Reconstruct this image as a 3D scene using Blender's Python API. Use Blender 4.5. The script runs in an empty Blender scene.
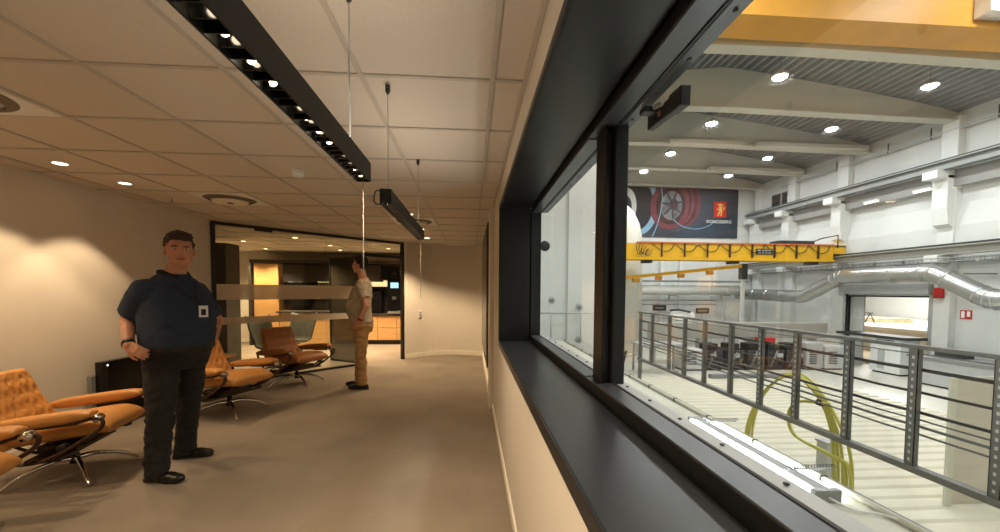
import bpy, bmesh, math, random
from mathutils import Vector, Matrix, noise
random.seed(4)
C = bpy.context.scene.collection
PI = math.pi
def lin(c):
    return tuple(((v/255)/12.92 if v/255 <= .04045 else ((v/255+.055)/1.055)**2.4) for v in c)
# ---------------------------------------------------------------- materials
def mat(name, rgb, rough=.6, metal=0., noise_s=0, noise_a=.1, bump=0, bump_s=40, emit=None, strength=0, spec=.5, coat=0, coord='Object', stretch=(1,1,1)):
    m = bpy.data.materials.new(name); m.use_nodes = True
    nt = m.node_tree; N = nt.nodes; b = N['Principled BSDF']
    col = (*lin(rgb), 1)
    b.inputs['Base Color'].default_value = col
    b.inputs['Roughness'].default_value = rough; b.inputs['Metallic'].default_value = metal
    b.inputs['Specular IOR Level'].default_value = spec; b.inputs['Coat Weight'].default_value = coat
    tc = N.new('ShaderNodeTexCoord'); mp = N.new('ShaderNodeMapping'); mp.inputs['Scale'].default_value = stretch
    nt.links.new(tc.outputs[coord], mp.inputs[0])
    ns = N.new('ShaderNodeTexNoise'); ns.inputs['Scale'].default_value = noise_s or 8; ns.inputs['Detail'].default_value = 5
    nt.links.new(mp.outputs[0], ns.inputs['Vector'])
    mr = N.new('ShaderNodeMapRange'); mr.inputs[1].default_value = .3; mr.inputs[2].default_value = .7
    a = noise_a if noise_s else .03
    mr.inputs[3].default_value = 1-a; mr.inputs[4].default_value = 1+a
    nt.links.new(ns.outputs['Fac'], mr.inputs[0])
    mx = N.new('ShaderNodeVectorMath'); mx.operation = 'SCALE'; mx.inputs[0].default_value = col[:3]
    nt.links.new(mr.outputs[0], mx.inputs['Scale']); nt.links.new(mx.outputs[0], b.inputs['Base Color'])
    if bump:
        n2 = N.new('ShaderNodeTexNoise'); n2.inputs['Scale'].default_value = bump_s; n2.inputs['Detail'].default_value = 4
        nt.links.new(mp.outputs[0], n2.inputs['Vector'])
        bp = N.new('ShaderNodeBump'); bp.inputs['Strength'].default_value = bump; bp.inputs['Distance'].default_value = .01
        nt.links.new(n2.outputs['Fac'], bp.inputs['Height']); nt.links.new(bp.outputs[0], b.inputs['Normal'])
    if emit:
        b.inputs['Emission Color'].default_value = (*lin(emit), 1); b.inputs['Emission Strength'].default_value = strength
    return m
def glass_mat(name, tint=(255,255,255), refl=1.0, clear=1.0):
    m = bpy.data.materials.new(name); m.use_nodes = True
    nt = m.node_tree; N = nt.nodes; N.remove(N['Principled BSDF'])
    o = N['Material Output']; t = N.new('ShaderNodeBsdfTransparent'); g = N.new('ShaderNodeBsdfGlossy')
    t.inputs[0].default_value = (*[v*clear for v in lin(tint)], 1); g.inputs['Roughness'].default_value = .02
    fr = N.new('ShaderNodeFresnel'); fr.inputs[0].default_value = 1.45
    ml = N.new('ShaderNodeMath'); ml.operation = 'MULTIPLY'; ml.inputs[1].default_value = refl
    mx = N.new('ShaderNodeMixShader'); L = nt.links
    L.new(fr.outputs[0], ml.inputs[0]); L.new(ml.outputs[0], mx.inputs[0]); L.new(t.outputs[0], mx.inputs[1]); L.new(g.outputs[0], mx.inputs[2]); L.new(mx.outputs[0], o.inputs[0])
    return m
def film_mat(name, rgb, alpha):
    m = mat(name, rgb, .6); m.node_tree.nodes['Principled BSDF'].inputs['Alpha'].default_value = alpha
    return m
def wood_mat(name, rgb, axis=0):
    m = mat(name, rgb, .45, noise_s=3, noise_a=.13, stretch=[(.6,14,14),(14,.6,14),(14,14,.6)][axis]); return m
M = {}
M['wall'] = mat('wall_paint', (222,214,200), .75, noise_s=3, noise_a=.015, bump=.05, bump_s=180)
M['tile'] = mat('ceiling_tile', (214,205,192), .85, noise_s=90, noise_a=.04, bump=.1, bump_s=220)
M['tbar'] = mat('ceiling_grid', (192,184,172), .5)
M['base'] = mat('baseboard_white', (235,228,212), .5)
M['frame'] = mat('window_black', (19,20,22), .4, noise_s=2, noise_a=.06, spec=.5)
M['sill'] = mat('sill_satin', (40,42,45), .33, noise_s=2, noise_a=.05, spec=.55)
M['bead'] = mat('bead_grey', (84,88,94), .36, metal=.35)
M['wframe'] = mat('outer_trim', (196,198,198), .5)
M['glass'] = glass_mat('clear_glass', refl=.16)
M['pglass'] = glass_mat('partition_glass', (236,238,232), refl=.9)
M['dglass'] = film_mat('door_glass', (70,64,52), .72); M['dglass'].node_tree.nodes['Principled BSDF'].inputs['Roughness'].default_value = .12
M['film'] = film_mat('frosted_band', (228,216,196), .7)
M['black'] = mat('matte_black', (20,20,21), .5)
M['screenblack'] = mat('gloss_black', (9,9,10), .25)
M['pend'] = mat('pendant_black', (25,23,21), .55)
M['louv'] = mat('louvre_black', (8,8,8), .15, spec=.9)
M['chrome'] = mat('chrome', (215,212,208), .12, metal=1)
M['steel'] = mat('dark_steel', (70,62,58), .25, metal=.9)
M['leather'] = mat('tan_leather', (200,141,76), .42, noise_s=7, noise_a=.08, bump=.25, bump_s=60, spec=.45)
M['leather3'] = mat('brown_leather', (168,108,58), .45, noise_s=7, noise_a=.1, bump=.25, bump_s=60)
M['darkwood'] = wood_mat('dark_wood', (62,36,24))
M['oak'] = wood_mat('oak', (190,148,96), 0)
M['oakv'] = wood_mat('oak_upright', (196,152,98), 0)
M['kdark'] = mat('kitchen_dark', (46,40,34), .5, noise_s=6)
M['pillar'] = mat('pillar_dark', (58,52,44), .8, noise_s=40, noise_a=.1)
M['skin'] = mat('skin', (196,140,112), .5, noise_s=18, noise_a=.05)
M['skin2'] = mat('skin_pale', (204,150,122), .5, noise_s=18, noise_a=.05)
M['hair'] = mat('brown_hair', (58,40,28), .6, noise_s=60, noise_a=.35, bump=.8, bump_s=120)
M['hair2'] = mat('dark_hair', (34,25,20), .6, noise_s=60, noise_a=.35, bump=.8, bump_s=120)
M['navy'] = mat('navy_cloth', (40,54,78), .85, noise_s=14, noise_a=.08, bump=.3, bump_s=14)
M['collar'] = mat('dark_collar', (20,24,32), .85)
M['jean'] = mat('black_trousers', (26,26,28), .8, noise_s=12, noise_a=.15, bump=.4, bump_s=12)
M['khaki'] = mat('khaki_trousers', (182,146,100), .85, noise_s=10, noise_a=.08, bump=.5, bump_s=14)
M['tee'] = mat('grey_beige_tee', (176,164,142), .85, noise_s=10, noise_a=.06, bump=.5, bump_s=12)
M['shoe'] = mat('black_shoe', (18,16,15), .35)
M['eye'] = mat('eye_dark', (30,22,18), .2)
M['lip'] = mat('lip', (150,84,72), .5)
M['white'] = mat('plain_white', (235,235,232), .5)
M['cord'] = mat('pale_cord', (150,140,124), .6)
M['badge'] = mat('badge_card', (225,228,232), .4)
M['red'] = mat('red_strap', (150,22,30), .5)
M['hwall'] = mat('hall_white', (214,216,214), .7, noise_s=1.2, noise_a=.025)
M['hcol'] = mat('hall_column_white', (222,224,222), .6)
M['beam'] = mat('beam_offwhite', (196,196,184), .5, noise_s=2, noise_a=.03)
M['roof'] = mat('ribbed_steel_roof', (158,160,162), .45, metal=.2, noise_s=4, noise_a=.1)
M['deck'] = mat('deck_cream', (204,199,180), .5, noise_s=2, noise_a=.04)
M['ledge'] = mat('ledge_cream', (208,206,190), .55, noise_s=3, noise_a=.03)
M['galv'] = mat('galvanised_steel', (150,152,152), .38, metal=.65, noise_s=25, noise_a=.12)
M['rail'] = mat('railing_grey', (118,118,116), .45, metal=.5, noise_s=30, noise_a=.12)
M['raild'] = mat('railing_dark_bar', (66,64,62), .4, metal=.4)
M['duct'] = mat('duct_silver', (188,190,190), .28, metal=.8, noise_s=5, noise_a=.06)
M['yellow'] = mat('crane_yellow', (232,180,30), .45, noise_s=3, noise_a=.04)
M['crtan'] = mat('crane_yellow_dull', (214,152,52), .5, noise_s=2, noise_a=.08)
M['orange'] = mat('orange_stripe', (205,110,60), .5)
M['hose'] = mat('yellow_hose', (196,190,84), .45)
M['cable'] = mat('cable_black', (24,24,24), .5)
M['grey'] = mat('mid_grey', (128,130,130), .55, noise_s=6, noise_a=.05)
M['lgrey'] = mat('light_grey', (176,178,178), .55, noise_s=6, noise_a=.04)
M['dgrey'] = mat('dark_grey', (52,54,55), .5, noise_s=10, noise_a=.2)
M['sred'] = mat('sign_red', (186,36,32), .4)
M['bred'] = mat('banner_red', (190,44,34), .6)
M['bgold'] = mat('banner_gold', (232,186,90), .6)
M['bbase'] = mat('banner_blue_grey', (52,60,72), .6, noise_s=.8, noise_a=.35)
M['bred2'] = mat('banner_maroon', (112,52,62), .6, noise_s=2, noise_a=.2)
M['bred3'] = mat('banner_deep_maroon', (72,34,42), .6, noise_s=2, noise_a=.2)
M['bblue'] = mat('banner_light_blue', (130,170,200), .6, noise_s=2, noise_a=.25)
M['bwhite'] = mat('banner_white', (200,200,196), .6)
M['tan'] = mat('timber', (196,176,142), .7, noise_s=4, noise_a=.2)
M['lens'] = mat('lamp_lens', (255,255,255), .4, emit=(255,226,180), strength=12)
M['led'] = mat('pendant_led', (255,255,255), .4, emit=(255,236,196), strength=14)
M['hlamp'] = mat('hall_lamp_lens', (255,255,255), .4, emit=(245,252,255), strength=30)
M['tubel'] = mat('tube_light', (255,255,255), .4, emit=(255,250,225), strength=1.0)
M['batlens'] = mat('batten_diffuser', (235,238,235), .35, emit=(250,255,250), strength=36)
M['screen'] = mat('lit_screen', (120,190,220), .3, emit=(150,210,235), strength=.9)
M['shelfl'] = mat('shelf_light', (255,240,200), .4, emit=(255,226,160), strength=1.1)
M['jar'] = mat('glassware', (215,205,180), .15, spec=.8)
# ---------------------------------------------------------------- mesh helpers
def link(name, bm, m, parent=None, smooth=False, bevel=0, mats=None, seg=2):
    me = bpy.data.meshes.new(name)
    bmesh.ops.recalc_face_normals(bm, faces=bm.faces)
    if smooth:
        for f in bm.faces: f.smooth = True
    bm.to_mesh(me); bm.free()
    o = bpy.data.objects.new(name, me); C.objects.link(o)
    for k in (mats or [m]): me.materials.append(k)
    if parent:
        o.parent = parent; o.matrix_parent_inverse = Matrix.Translation(-parent.location) if parent.rotation_euler.z == 0 and parent.parent is None else Matrix()
    if bevel:
        b = o.modifiers.new('bevel', 'BEVEL'); b.width = bevel; b.segments = seg; b.limit_method = 'ANGLE'; b.angle_limit = .7
    return o
def tag(o, label, cat, group=None, kind=None):
    o['label'] = label; o['category'] = cat
    if group: o['group'] = group
    if kind: o['kind'] = kind
    return o
def thing(name, loc, label, cat, group=None):
    o = bpy.data.objects.new(name, None); o.empty_display_size = .1; C.objects.link(o); o.location = loc
    return tag(o, label, cat, group)
def struct(name, bm, m, mats=None, **k):
    o = link(name, bm, m, mats=mats, **k); o['kind'] = 'structure'; return o
def B(): return bmesh.new()
def box(bm, x0, x1, y0, y1, z0, z1, mi=0, mx=None):
    vs = [bm.verts.new((x, y, z)) for z in (z0, z1) for y in (y0, y1) for x in (x0, x1)]
    if mx:
        for v in vs: v.co = mx @ v.co
    for q in ((0,1,3,2),(4,6,7,5),(0,4,5,1),(1,5,7,3),(3,7,6,2),(2,6,4,0)):
        f = bm.faces.new([vs[i] for i in q]); f.material_index = mi
    return bm
def bx(*a, **k): return box(B(), *a, **k)
def tube(bm, pts, r, seg=8, cap=True, mi=0, closed=False):
    pts = [Vector(p) for p in pts]; n = len(pts)
    rs = r if isinstance(r, (list, tuple)) else [r]*n
    d0 = (pts[1]-pts[0]).normalized()
    up = Vector((0,0,1)) if abs(d0.z) < .9 else Vector((1,0,0))
    u = d0.cross(up).normalized(); rings = []
    for i, p in enumerate(pts):
        a = pts[i-1] if i > 0 else (pts[-1] if closed else p); b = pts[i+1] if i < n-1 else (pts[0] if closed else p)
        d = (b-a).normalized() if (b-a).length > 1e-9 else d0
        u = (u - d*u.dot(d)).normalized(); v = d.cross(u)
        rings.append([bm.verts.new(p + (u*math.cos(t)+v*math.sin(t))*rs[i]) for t in [2*PI*k/seg for k in range(seg)]])
    m = n if closed else n-1
    for i in range(m):
        A, Bq = rings[i], rings[(i+1) % n]
        for k in range(seg):
            f = bm.faces.new((A[k], A[(k+1)%seg], Bq[(k+1)%seg], Bq[k])); f.material_index = mi; f.smooth = True
    if cap and not closed:
        for q in (rings[0], rings[-1]):
            f = bm.faces.new(q); f.material_index = mi
    return bm
def curve(P, n=6):
    P = [Vector(p) for p in P]; out = []
    for i in range(len(P)-1):
        p0 = P[max(i-1,0)]; p1 = P[i]; p2 = P[i+1]; p3 = P[min(i+2, len(P)-1)]
        for k in range(n):
            t = k/n
            out.append(.5*((2*p1)+(p2-p0)*t+(2*p0-5*p1+4*p2-p3)*t*t+(3*p1-p0-3*p2+p3)*t**3))
    return out+[P[-1]]
def lathe(bm, prof, c=(0,0,0), seg=24, axis='z', mi=0, ring_only=False):
    rings = []
    for r, z in prof:
        ring = []
        for k in range(seg):
            t = 2*PI*k/seg; a, b_ = r*math.cos(t), r*math.sin(t)
            p = {'z': (a,b_,z), 'y': (a,z,b_), 'x': (z,a,b_)}[axis]
            ring.append(bm.verts.new((c[0]+p[0], c[1]+p[1], c[2]+p[2])))
        rings.append(ring)
    for i in range(len(rings)-1):
        for k in range(seg):
            f = bm.faces.new((rings[i][k], rings[i][(k+1)%seg], rings[i+1][(k+1)%seg], rings[i+1][k])); f.smooth = True; f.material_index = mi
    if ring_only:
        for k in range(seg): bm.faces.new((rings[-1][k], rings[-1][(k+1)%seg], rings[0][(k+1)%seg], rings[0][k]))
        return bm
    for q in (rings[0], rings[-1]):
        f = bm.faces.new(q); f.material_index = mi
    return bm
def prism(bm, poly, axis, a, b, mi=0):
    # poly: 2D points; axis: extrusion axis, the two others in order
    def P(u, v, w): return {'x': (w,u,v), 'y': (u,w,v), 'z': (u,v,w)}[axis]
    A = [bm.verts.new(P(u,v,a)) for u,v in poly]; Q = [bm.verts.new(P(u,v,b)) for u,v in poly]; n = len(poly)
    for i in range(n):
        f = bm.faces.new((A[i], A[(i+1)%n], Q[(i+1)%n], Q[i])); f.material_index = mi
    for q in (A, Q[::-1]):
        f = bm.faces.new(q); f.material_index = mi
    return bm
def ell(bm, c, rad, R=(1,0), F=(0,1), seg=16, rings=10):
    c = Vector(c); rx = Vector((R[0],R[1],0)); fy = Vector((F[0],F[1],0)); ring = []
    for i in range(rings+1):
        ph = PI*i/rings
        if i in (0, rings): ring.append([bm.verts.new(c+Vector((0,0,rad[2]*math.cos(ph))))]); continue
        ring.append([bm.verts.new(c+rx*(rad[0]*math.sin(ph)*math.cos(t))+fy*(rad[1]*math.sin(ph)*math.sin(t))+Vector((0,0,rad[2]*math.cos(ph)))) for t in [2*PI*k/seg for k in range(seg)]])
    for i in range(rings):
        a, b = ring[i], ring[i+1]
        for k in range(seg):
            q = [a[0]] if len(a) == 1 else [a[k], a[(k+1)%seg]]
            q2 = [b[0]] if len(b) == 1 else [b[(k+1)%seg], b[k]]
            f = bm.faces.new(q+q2); f.smooth = True
    return bm
def oriented(u0, v0, ang):   # local x along ang in plan
    return Matrix.Translation((u0, v0, 0)) @ Matrix.Rotation(ang, 4, 'Z')
def bake_remesh(o, voxel, smooth=4, disp=0, dscale=.1):
    r = o.modifiers.new('r', 'REMESH'); r.mode = 'VOXEL'; r.voxel_size = voxel; r.use_smooth_shade = True
    s = o.modifiers.new('s', 'SMOOTH'); s.iterations = smooth; s.factor = .5
    dg = bpy.context.evaluated_depsgraph_get(); dg.update()
    ev = o.evaluated_get(dg); me = bpy.data.meshes.new_from_object(ev)
    mats = [m for m in o.data.materials]
    o.modifiers.clear(); o.data = me
    if not me.materials:
        for m in mats: me.materials.append(m)
    if disp:
        me.update()
        for v in me.vertices:
            p = v.co; q = Vector((p.x/dscale, p.y/dscale, p.z/dscale*1.8))
            v.co = p + v.normal*disp*(noise.noise(q)+.5*noise.noise(q*2.3))
    for p in me.polygons: p.use_smooth = True
    return o
# ================================================================ ROOM SHELL
ZC = 2.372; XW = .256; XL = -3.70
X0, Y0, T = -1.709, 1.940, .6      # ceiling grid phase
# ceiling
bm = B(); box(bm, -6.6, XW+.02, -2.6, 11.4, ZC+.004, ZC+.12, 0)
for i in range(-9, 4):
    x = X0+i*T; box(bm, x-.011, x+.011, -2.6, 11.4, ZC-.004, ZC+.004, 1)
for j in range(-8, 16):
    y = Y0+j*T; box(bm, -6.6, XW-.003, y-.011, y+.011, ZC-.0032, ZC+.0034, 1)
box(bm, XW-.022, XW-.002, -2.6, 8.7, ZC-.0045, ZC+.003, 1)
struct('ceiling', bm, M['tile'], mats=[M['tile'], M['tbar']])
# carpet floor
cm = mat('carpet', (140,128,112), .95, noise_s=1.6, noise_a=.12, bump=.5, bump_s=260)
nt = cm.node_tree; ck = nt.nodes.new('ShaderNodeTexChecker'); ck.inputs['Scale'].default_value = 2.0
ck.inputs[1].default_value = (1,1,1,1); ck.inputs[2].default_value = (.955,.955,.955,1)
tc = nt.nodes.new('ShaderNodeTexCoord'); nt.links.new(tc.outputs['Object'], ck.inputs[0])
mm = nt.nodes.new('ShaderNodeVectorMath'); mm.operation = 'MULTIPLY'
bs = nt.nodes['Principled BSDF']; src = bs.inputs['Base Color'].links[0].from_socket
fine = nt.nodes.new('ShaderNodeTexNoise'); fine.inputs['Scale'].default_value = 220; nt.links.new(tc.outputs['Object'], fine.inputs[0])
fr = nt.nodes.new('ShaderNodeMapRange'); fr.inputs[3].default_value = .75; fr.inputs[4].default_value = 1.25; nt.links.new(fine.outputs['Fac'], fr.inputs[0])
sc = nt.nodes.new('ShaderNodeVectorMath'); sc.operation = 'SCALE'; nt.links.new(ck.outputs[0], sc.inputs[0]); nt.links.new(fr.outputs[0], sc.inputs['Scale'])
nt.links.new(src, mm.inputs[0]); nt.links.new(sc.outputs[0], mm.inputs[1]); nt.links.new(mm.outputs[0], bs.inputs['Base Color'])
struct('floor', bx(-6.6, XW+.3, -2.6, 11.4, -.1, 0), cm)
# left wall + its baseboard
struct('wall_left', bx(XL-.12, XL, -2.6, 6.09, 0, ZC+.01), M['wall'])
struct('baseboard_left', bx(XL, XL+.014, -2.48, 6.06, 0, .075), M['base'], bevel=.003)
struct('wall_back', bx(-6.6, XW, -2.72, -2.6, 0, ZC+.01), M['wall'])
# right wall with the window opening (y -2.2..3.55, z .955..2.115)
WZ0, WZ1, WY1 = .952, 2.118, 3.56
bm = B(); box(bm, XW, XW+.25, -2.6, 9.2, -.05, WZ0-.0); box(bm, XW, XW+.25, -2.6, 9.2, WZ1, 2.5)
box(bm, XW, XW+.25, WY1, 9.2, WZ0, WZ1); box(bm, XW, XW+.25, -2.6, -2.2, WZ0, WZ1)
struct('wall_right', bm, M['wall'])
struct('baseboard_right', bx(XW-.014, XW, -2.6, 4.70, 0, .07), M['base'], bevel=.003)
struct('trim_1', bx(.205, XW, 4.74, 5.02, 0, ZC), M['wall'], bevel=.003)            # pilaster
struct('baseboard_right_far', bx(XW-.034, XW-.002, 5.03, 8.72, 0, .09), M['base'], bevel=.003)
# window: black lining, frame, beads, mullion, panes
XG = .60
wn = bpy.data.objects.new('window_1', None); C.objects.link(wn); wn['kind'] = 'structure'; wn['label'] = 'long black-framed interior window looking out on the hall'
bm = B()
box(bm, XW-.012, .505, -2.2, WY1-.02, WZ0-.02, WZ0+.006)
link('sill', bm, M['sill'], wn, bevel=.002)
bm = B()
box(bm, XW-.012, .505, -2.2, WY1, WZ1-.006, WZ1+.02)
box(bm, XW-.012, .505, WY1-.02, WY1+.004, WZ0, WZ1)
box(bm, XW-.02, XW+.004, -2.2, WY1+.02, WZ0-.045, WZ0+.004)
box(bm, XW-.02, XW+.004, -2.2, WY1+.02, WZ1-.004, WZ1+.03)
box(bm, XW-.02, XW+.004, WY1-.004, WY1+.02, WZ0, WZ1)
link('lining', bm, M['frame'], wn, bevel=.002)
ZB, ZT = 1.003, 2.075
bm = B()
box(bm, .515, .608, -2.2, WY1, WZ0-.06, ZB); box(bm, .515, .608, -2.2, WY1, ZT, WZ1+.1)
box(bm, .515, .602, 3.535, WY1+.1, WZ0, WZ1)
box(bm, .515, .655, -2.3, -2.15, WZ0, WZ1)
link('window_frame', bm, M['frame'], wn, bevel=.003)
bm = B(); box(bm, .555, .635, 1.69, 1.82, ZB-.01, ZT+.01)
box(bm, .585, .64, 1.655, 1.70, ZB-.01, ZT+.01)
link('mullion', bm, M['frame'], wn, bevel=.004)
for nm, ya, yb in (('near', -2.12, 1.655), ('far', 1.82, 3.535)):
    bm = B()
    for z0, s in ((ZB, 1), (ZT, -1)):
        # sloping bead with a gasket groove
        prism(bm, [(.518, z0-.002*s), (.520, z0+.003*s), (.586, z0+.006*s), (.586, z0-.004*s)], 'y', ya, yb)
        prism(bm, [(.593, z0-.002*s), (.593, z0+.006*s), (.599, z0+.008*s), (.599, z0-.002*s)], 'y', ya, yb)
    link('glazing_bead', bm, M['bead'], wn)
    bm = B(); k = 0; y = ya+.15
    while y < yb-.05:
        for z0, s in ((ZB, 1), (ZT, -1)): lathe(bm, [(.0001, z0+.0005*s), (.006, z0+.0035*s), (.006, z0+.006*s), (.0001, z0+.007*s)], (.632, y, 0), 10)
        y += .21
    link('screw_cover', bm, M['dgrey'], wn)
    link('pane', bx(XG, XG+.006, ya-.01, yb+.01, ZB, ZT), M['glass'], wn)
# outside weather trim
bm = B(); box(bm, .6085, .660, -2.2, 3.53, ZB-.03, ZB+.001); box(bm, .652, .660, -2.2, 3.53, ZB-.12, ZB-.02)
link('outer_sill', bm, M['wframe'], wn, bevel=.003)
bm = B(); box(bm, .6085, .655, -2.2, 3.53, ZT-.001, ZT+.06)
link('outer_head_trim', bm, M['bead'], wn)
# dark wall picture on the far part of the right wall
bm = B(); box(bm, .215, .253, 5.75, 8.6, .30, 2.36)
p = thing('wall_panel', (.235, 7.2, .3), 'tall dark glossy framed panel on the right wall past the pilaster', 'wall panel')
link('panel_frame', bm, M['frame'], p, bevel=.004)
link('panel_face', bx(.208, .2155, 5.86, 8.5, .40, 2.27), mat('panel_picture', (52,50,52), .22, noise_s=1.5, noise_a=.5), p)
# curved far wall
def arc_pts(z, off=0, n=16):
    P = [(-1.36,8.36), (-.95,8.80), (-.45,8.93), (.05,8.82), (.30,8.70)]
    Q = curve([(x,y,0) for x,y in P], 5); out = []
    for i, q in enumerate(Q):
        d = (Q[min(i+1,len(Q)-1)]-Q[max(i-1,0)]).normalized(); nrm = Vector((d.y,-d.x,0))
        out.append((q.x+nrm.x*off, q.y+nrm.y*off, z))
    return out
def ribbon(z0, z1, o0, o1):
    bm = B(); A = arc_pts(z0,o0); D = arc_pts(z0,o1); E = arc_pts(z1,o0); G = arc_pts(z1,o1)
    R = [[bm.verts.new(q[i]) for q in (A,D,G,E)] for i in range(len(A))]
    for i in range(len(R)-1):
        for k in range(4): bm.faces.new((R[i][k], R[i][(k+1)%4], R[i+1][(k+1)%4], R[i+1][k]))
    bm.faces.new(R[0]); bm.faces.new(R[-1]); return bm
struct('wall_far', ribbon(0, ZC+.01, 0, -.12), M['wall'])
struct('baseboard_far', ribbon(0, .085, 0, .014), M['base'])
struct('wall_kitchen_side', bx(-1.42, -1.30, 8.42, 11.3, 0, ZC+.01), M['wall'])
struct('wall_kitchen_back', bx(-6.6, -1.3, 11.25, 11.4, 0, ZC+.01), M['wall'])
struct('wall_kitchen_left', bx(-6.7, -6.58, -2.6, 11.4, 0, ZC+.01), M['wall'])
struct('baseboard_kitchen', bx(-6.55, -5.6, 11.235, 11.25, 0, .09), M['base'])
# glass partition
PA = Vector((-3.70, 6.08)); PB = Vector((-1.385, 8.37)); dv = (PB-PA).normalized(); LEN = (PB-PA).length; ang = math.atan2(dv.y, dv.x)
MX = oriented(PA.x, PA.y, ang)
gp = thing('glass_partition', (PA.x, PA.y, 0), 'black-framed glass partition with two frosted bands in front of the kitchen', 'glass partition')
gp.rotation_euler.z = 0
bm = B(); box(bm, 0, .05, -.03, .03, 0, ZC-.01, mx=MX); box(bm, 0, LEN, -.03, .03, ZC-.055, ZC-.012, mx=MX)
box(bm, 0, 2.34, -.025, .025, .002, .035, mx=MX); box(bm, LEN-.05, LEN, -.035, .035, 0, ZC-.01, mx=MX)
box(bm, 2.36, LEN, -.03, .03, 2.03, 2.075, mx=MX)
link('partition_frame', bm, M['black'], gp, bevel=.002)
for a, b in ((.05, .95), (.955, 1.66), (1.665, 2.345)):
    link('glass_panel', bx(a, b, -.005, .005, .035, ZC-.055, mx=MX), M['pglass'], gp)
link('transom_pane', bx(2.36, LEN-.05, -.005, .005, 2.075, ZC-.055, mx=MX), M['pglass'], gp)
for z0, z1, nm in ((1.24, 1.47, 'wide'), (.88, .985, 'narrow')):
    link('frosted_band', bx(.05, 2.345, -.009, -.0065, z0, z1, mx=MX), M['film'], gp)
link('door_closer', bx(.55, .80, -.05, -.031, ZC-.09, ZC-.05, mx=MX), M['black'], gp)
# open glass door leaf
D0 = PA+dv*2.37; hx, hy = D0.x, D0.y
da = math.atan2(8.23-hy, -2.84-hx); MD = oriented(hx-.01, hy+.045, da)
dr = thing('glass_door', (hx, hy, 0), 'dark tinted glass door standing open behind the man in the beige shirt', 'door')
link('door_pane', bx(.02, .86, -.006, .006, .03, 2.02, mx=MD), M['dglass'], dr)
bm = B(); box(bm, 0, .025, -.018, .018, .01, 2.03, mx=MD); box(bm, .855, .88, -.018, .018, .01, 2.03, mx=MD); box(bm, 0, .88, -.018, .018, .008, .04, mx=MD); box(bm, 0, .88, -.018, .018, 2.005, 2.03, mx=MD)
link('door_frame', bm, M['black'], dr)
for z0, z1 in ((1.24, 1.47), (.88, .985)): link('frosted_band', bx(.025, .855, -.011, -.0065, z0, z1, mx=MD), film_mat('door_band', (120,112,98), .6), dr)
bm = B(); tube(bm, [MD@Vector(q) for q in ((.80,-.015,.95),(.80,-.055,.95),(.69,-.055,.95))], .009); link('door_handle', bm, M['chrome'], dr, smooth=True)
# ================================================================ KITCHEN BEHIND GLASS
struct('wall_kitchen_niche', bx(-5.55, -1.43, 11.215, 11.25, 0, 2.06), M['kdark'])
struct('trim_2', bx(-5.55, -5.48, 10.55, 11.21, 0, 2.06), M['kdark'])
struct('trim_3', bx(-5.55, -1.43, 10.6, 11.25, 2.07, 2.15), M['kdark'])
k = tag(link('tall_cabinet', bx(-5.46, -4.86, 10.62, 11.2, .0, 2.05), M['oakv'], bevel=.004), 'tall pale oak cabinet at the left end of the kitchen', 'cabinet')
wu = thing('wall_cabinet', (-3.6, 11.0, 1.5), 'row of dark wall cabinets over the kitchen counter', 'cabinet')
for i in range(4): link('cabinet_door', bx(-4.84+i*.62, -4.84+i*.62+.61, 10.82, 11.2, 1.62, 2.05), M['kdark'], wu, bevel=.004)
ov = thing('wall_oven', (-4.2, 10.8, 1.0), 'black built-in oven beside the tall oak cabinet', 'oven')
link('oven_body', bx(-4.78, -4.18, 10.72, 11.19, 1.02, 1.60), M['screenblack'], ov, bevel=.005)
link('oven_handle', tube(B(), [(-4.72,10.69,1.5),(-4.24,10.69,1.5)], .01), M['chrome'], ov)
lc = thing('base_cabinet_row', (-3.1, 10.9, 0), 'low oak kitchen cabinets under the dark counter at the back', 'cabinet')
link('plinth', bx(-4.84, -1.44, 10.72, 11.2, 0, .11), M['kdark'], lc)
for i in range(7):
    x = -4.84+i*.485
    link('cabinet_door', bx(x+.004, x+.481, 10.62, 10.66, .12, .43), M['oak'], lc, bevel=.003)
    link('cabinet_door', bx(x+.004, x+.481, 10.62, 10.66, .44, .74), M['oak'], lc, bevel=.003)
link('carcass', bx(-4.84, -1.44, 10.66, 11.2, .11, .75), M['kdark'], lc)
tag(link('worktop', bx(-4.85, -1.43, 10.58, 11.2, .75, .79), M['kdark'], bevel=.004), 'dark continuous worktop along the kitchen cabinets', 'worktop')
il = thing('kitchen_island', (-3.9, 9.8, 0), 'oak kitchen island with a pale front seen through the glass', 'kitchen island')
link('island_body', bx(-4.45, -3.35, 9.75, 10.15, .10, .86), M['oak'], il, bevel=.004)
link('island_top', bx(-4.5, -3.3, 9.68, 10.2, .86, .90), M['kdark'], il, bevel=.004)
link('island_plinth', bx(-4.4, -3.4, 9.8, 10.1, 0, .10), M['kdark'], il)
for i in range(9):
    x = -4.3+i*.1
    tag(link('drinking_glass', lathe(B(), [(.022,.0),(.03,.1),(.027,.1),(.02,.006)], (-4.0+i*.085, 11.02, 1.48), 12), M['jar'], smooth=True), 'small clear glass in the row on the lit kitchen shelf', 'glass', 'glasses on the kitchen shelf')
gs = thing('wall_shelf', (-3.6, 11.1, 1.45), 'thin shelf holding glasses under the dark wall cabinets', 'shelf')
link('shelf_board', bx(-4.1, -3.2, 10.92, 11.2, 1.455, 1.478), M['kdark'], gs)
link('shelf_light', bx(-4.1, -3.2, 11.17, 11.198, 1.60, 1.615), M['shelfl'], gs)
bl = thing('backlit_shelf', (-2.3, 11.1, 1.5), 'glowing backlit shelf strip beside the coffee machine', 'light')
link('shelf_body', bx(-2.75, -2.25, 11.02, 11.2, 1.46, 1.49), M['kdark'], bl)
link('light_strip', bx(-2.72, -2.28, 11.15, 11.19, 1.50, 1.66), M['shelfl'], bl)
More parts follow.
